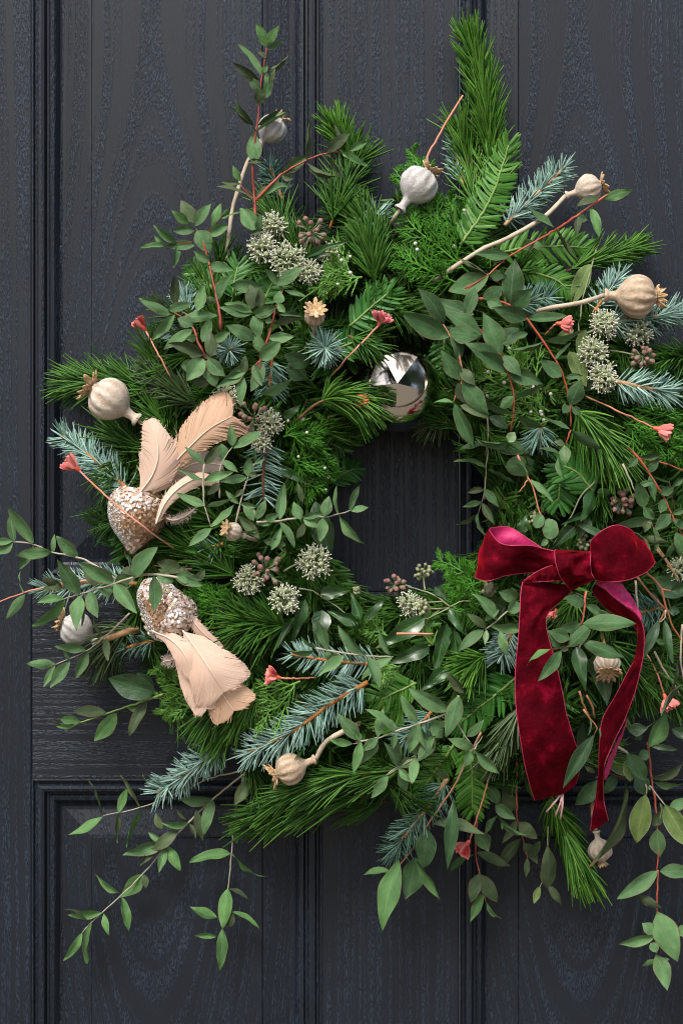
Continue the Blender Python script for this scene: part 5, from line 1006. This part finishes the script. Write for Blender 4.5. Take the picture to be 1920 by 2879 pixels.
ribbon(t, 'tail', [('H', 556,752,.043, 848,765,.026), ('H', 550,790,.048, 856,812,.022), ('H', 544,850,.050, 790,880,.026), ('H', 540,930,.050, 722,945,.036), ('H', 535,1030,.048, 704,1010,.040), ('H', 525,1130,.046, 722,1110,.040), ('H', 515,1250,.044, 752,1215,.040), ('H', 511,1400,.044, 786,1350,.042), ('H', 518,1568,.046, 828,1568,.046), ('I', 780,250,.046, 1018,215,.046), ('I', 800,380,.044, 1050,320,.044), ('I', 824,490,.040, 1078,410,.034), ('I', 858,600,.034, 1052,515,.022)], .03, .004, 1, 130, 19, .0018, wf=2.2)
ribbon(t, 'tail', [('H', 1010,762,.026, 1030,752,.030), ('H', 1075,800,.034, 1150,752,.028), ('H', 1140,858,.040, 1215,815,.026), ('H', 1205,903,.044, 1262,890,.026), ('H', 1275,958,.046, 1298,965,.034), ('H', 1300,1000,.046, 1306,1000,.040)], .03, .001, -1, 50, 9, .001)
ribbon(t, 'tail', [('H', 1005,830,.014, 1010,764,.025), ('H', 1075,915,.018, 1075,803,.033), ('H', 1150,968,.022, 1140,861,.039), ('H', 1230,1015,.028, 1205,906,.043), ('H', 1278,1060,.032, 1276,962,.045), ('H', 1288,1120,.036, 1318,1060,.046), ('H', 1270,1220,.036, 1316,1200,.046), ('H', 1205,1345,.034, 1290,1340,.044), ('H', 1140,1470,.030, 1255,1470,.042), ('I', 1180,210,.026, 1280,225,.040), ('I', 1165,340,.030, 1228,330,.040), ('I', 1160,460,.032, 1190,430,.040), ('I', 1150,560,.030, 1185,560,.038), ('I', 1132,660,.024, 1196,640,.034), ('I', 1124,742,.018, 1209,694,.028)], .03, .002, 1, 140, 13, .0010, wf=3)
ribbon(t, 'tail', [('P', 1010,110,.038, 1030,60,.034), ('P', 950,240,.039, 985,215,.030), ('P', 870,400,.040, 930,360,.024), ('P', 815,540,.039, 865,545,.024), ('P', 802,640,.038, 822,655,.030)], .03, .0, -1, 36, 7, .0006, (0, 1))
o, G = ribbon(t, 'knot', [('H', 762,548,.040, 975,560,.040), ('H', 756,575,.056, 986,578,.054), ('H', 762,630,.062, 985,640,.058), ('H', 785,700,.062, 992,700,.054), ('H', 815,750,.056, 1000,738,.046), ('H', 858,806,.038, 930,775,.034)], .03, .006, 1, 60, 19, .0045, wf=1.2, hang=True)
mb = MB()                                # frayed threads at the end of the tail
for k in range(5):
    a = fp('P', 415, 760); e = fp('P', (255, 300, 340, 385, 390)[k], (965, 900, 1005, 960, 1030)[k]); dd = surf(*a) + .056
    tube(mb, smooth([at(*a, dd), at((a[0]+e[0])/2 + 3, (a[1]+e[1])/2, dd + .004), at(*e, dd - .004)], 8), .0009, 5)
mb.build('loose_thread', m_noise('pink_thread', [(.52, .28, .28), (.66, .42, .42)], 200, .8), t)

# ------------------------------------------------------------------ mirrored star bauble
t = thing('star_bauble', 'mirrored silver glass bauble with a faceted star face at the top of the hole', 'bauble', at(*BAU, .058))
R0 = 318/2.61333*S; C0 = at(*BAU, .075); ax = unit(np.array([-.03, -1, .16])); x = unit(np.cross(ax, [0.1, 0, 1])); y = np.cross(ax, x)
mg, nt, b = newmat('silvered_glass'); b.inputs['Base Color'].default_value = (.70, .665, .61, 1); b.inputs['Metallic'].default_value = 1; b.inputs['Roughness'].default_value = .11
tc = N_(nt, 'ShaderNodeTexCoord'); nz = N_(nt, 'ShaderNodeTexNoise', Scale=40.0, Detail=2.0); nt.links.new(tc.outputs['Object'], nz.inputs['Vector']); bump(nt, b, nz.outputs[0], .25, .0015)
mb = MB(); k = 40; al = np.linspace(math.radians(40), math.radians(179), 30); lathe(mb, [(R0*math.sin(a), R0*math.cos(a)) for a in al], 48, C0, ax, x); o = mb.build('glass_ball', mg, t)
rs = math.sin(math.radians(58)); hs = math.cos(math.radians(58)); mb = MB(); m_ = 5; V = []     # cut star: seven rays of flat facets meeting in a point
def pol(a, q, h): return C0 + (x*math.cos(a) + y*math.sin(a))*q*rs*R0 + ax*h*R0
apex = C0 + ax*.97*R0 + y*.16*R0
for i in range(m_):
    a0 = 2*math.pi*i/m_ + .34; a1 = a0 + math.pi/m_; a2 = a0 + 2*math.pi/m_
    p0, p1, p2 = pol(a0, .84, .70), pol(a1, .80, .655), pol(a2, .84, .70); ridge = lambda p: apex*.5 + p*.5
    mb.add((apex, p0, p1), [(0, 1, 2)]); mb.add((apex, p1, p2), [(0, 1, 2)])
mb.build('star_face', mg, t, flat=True)
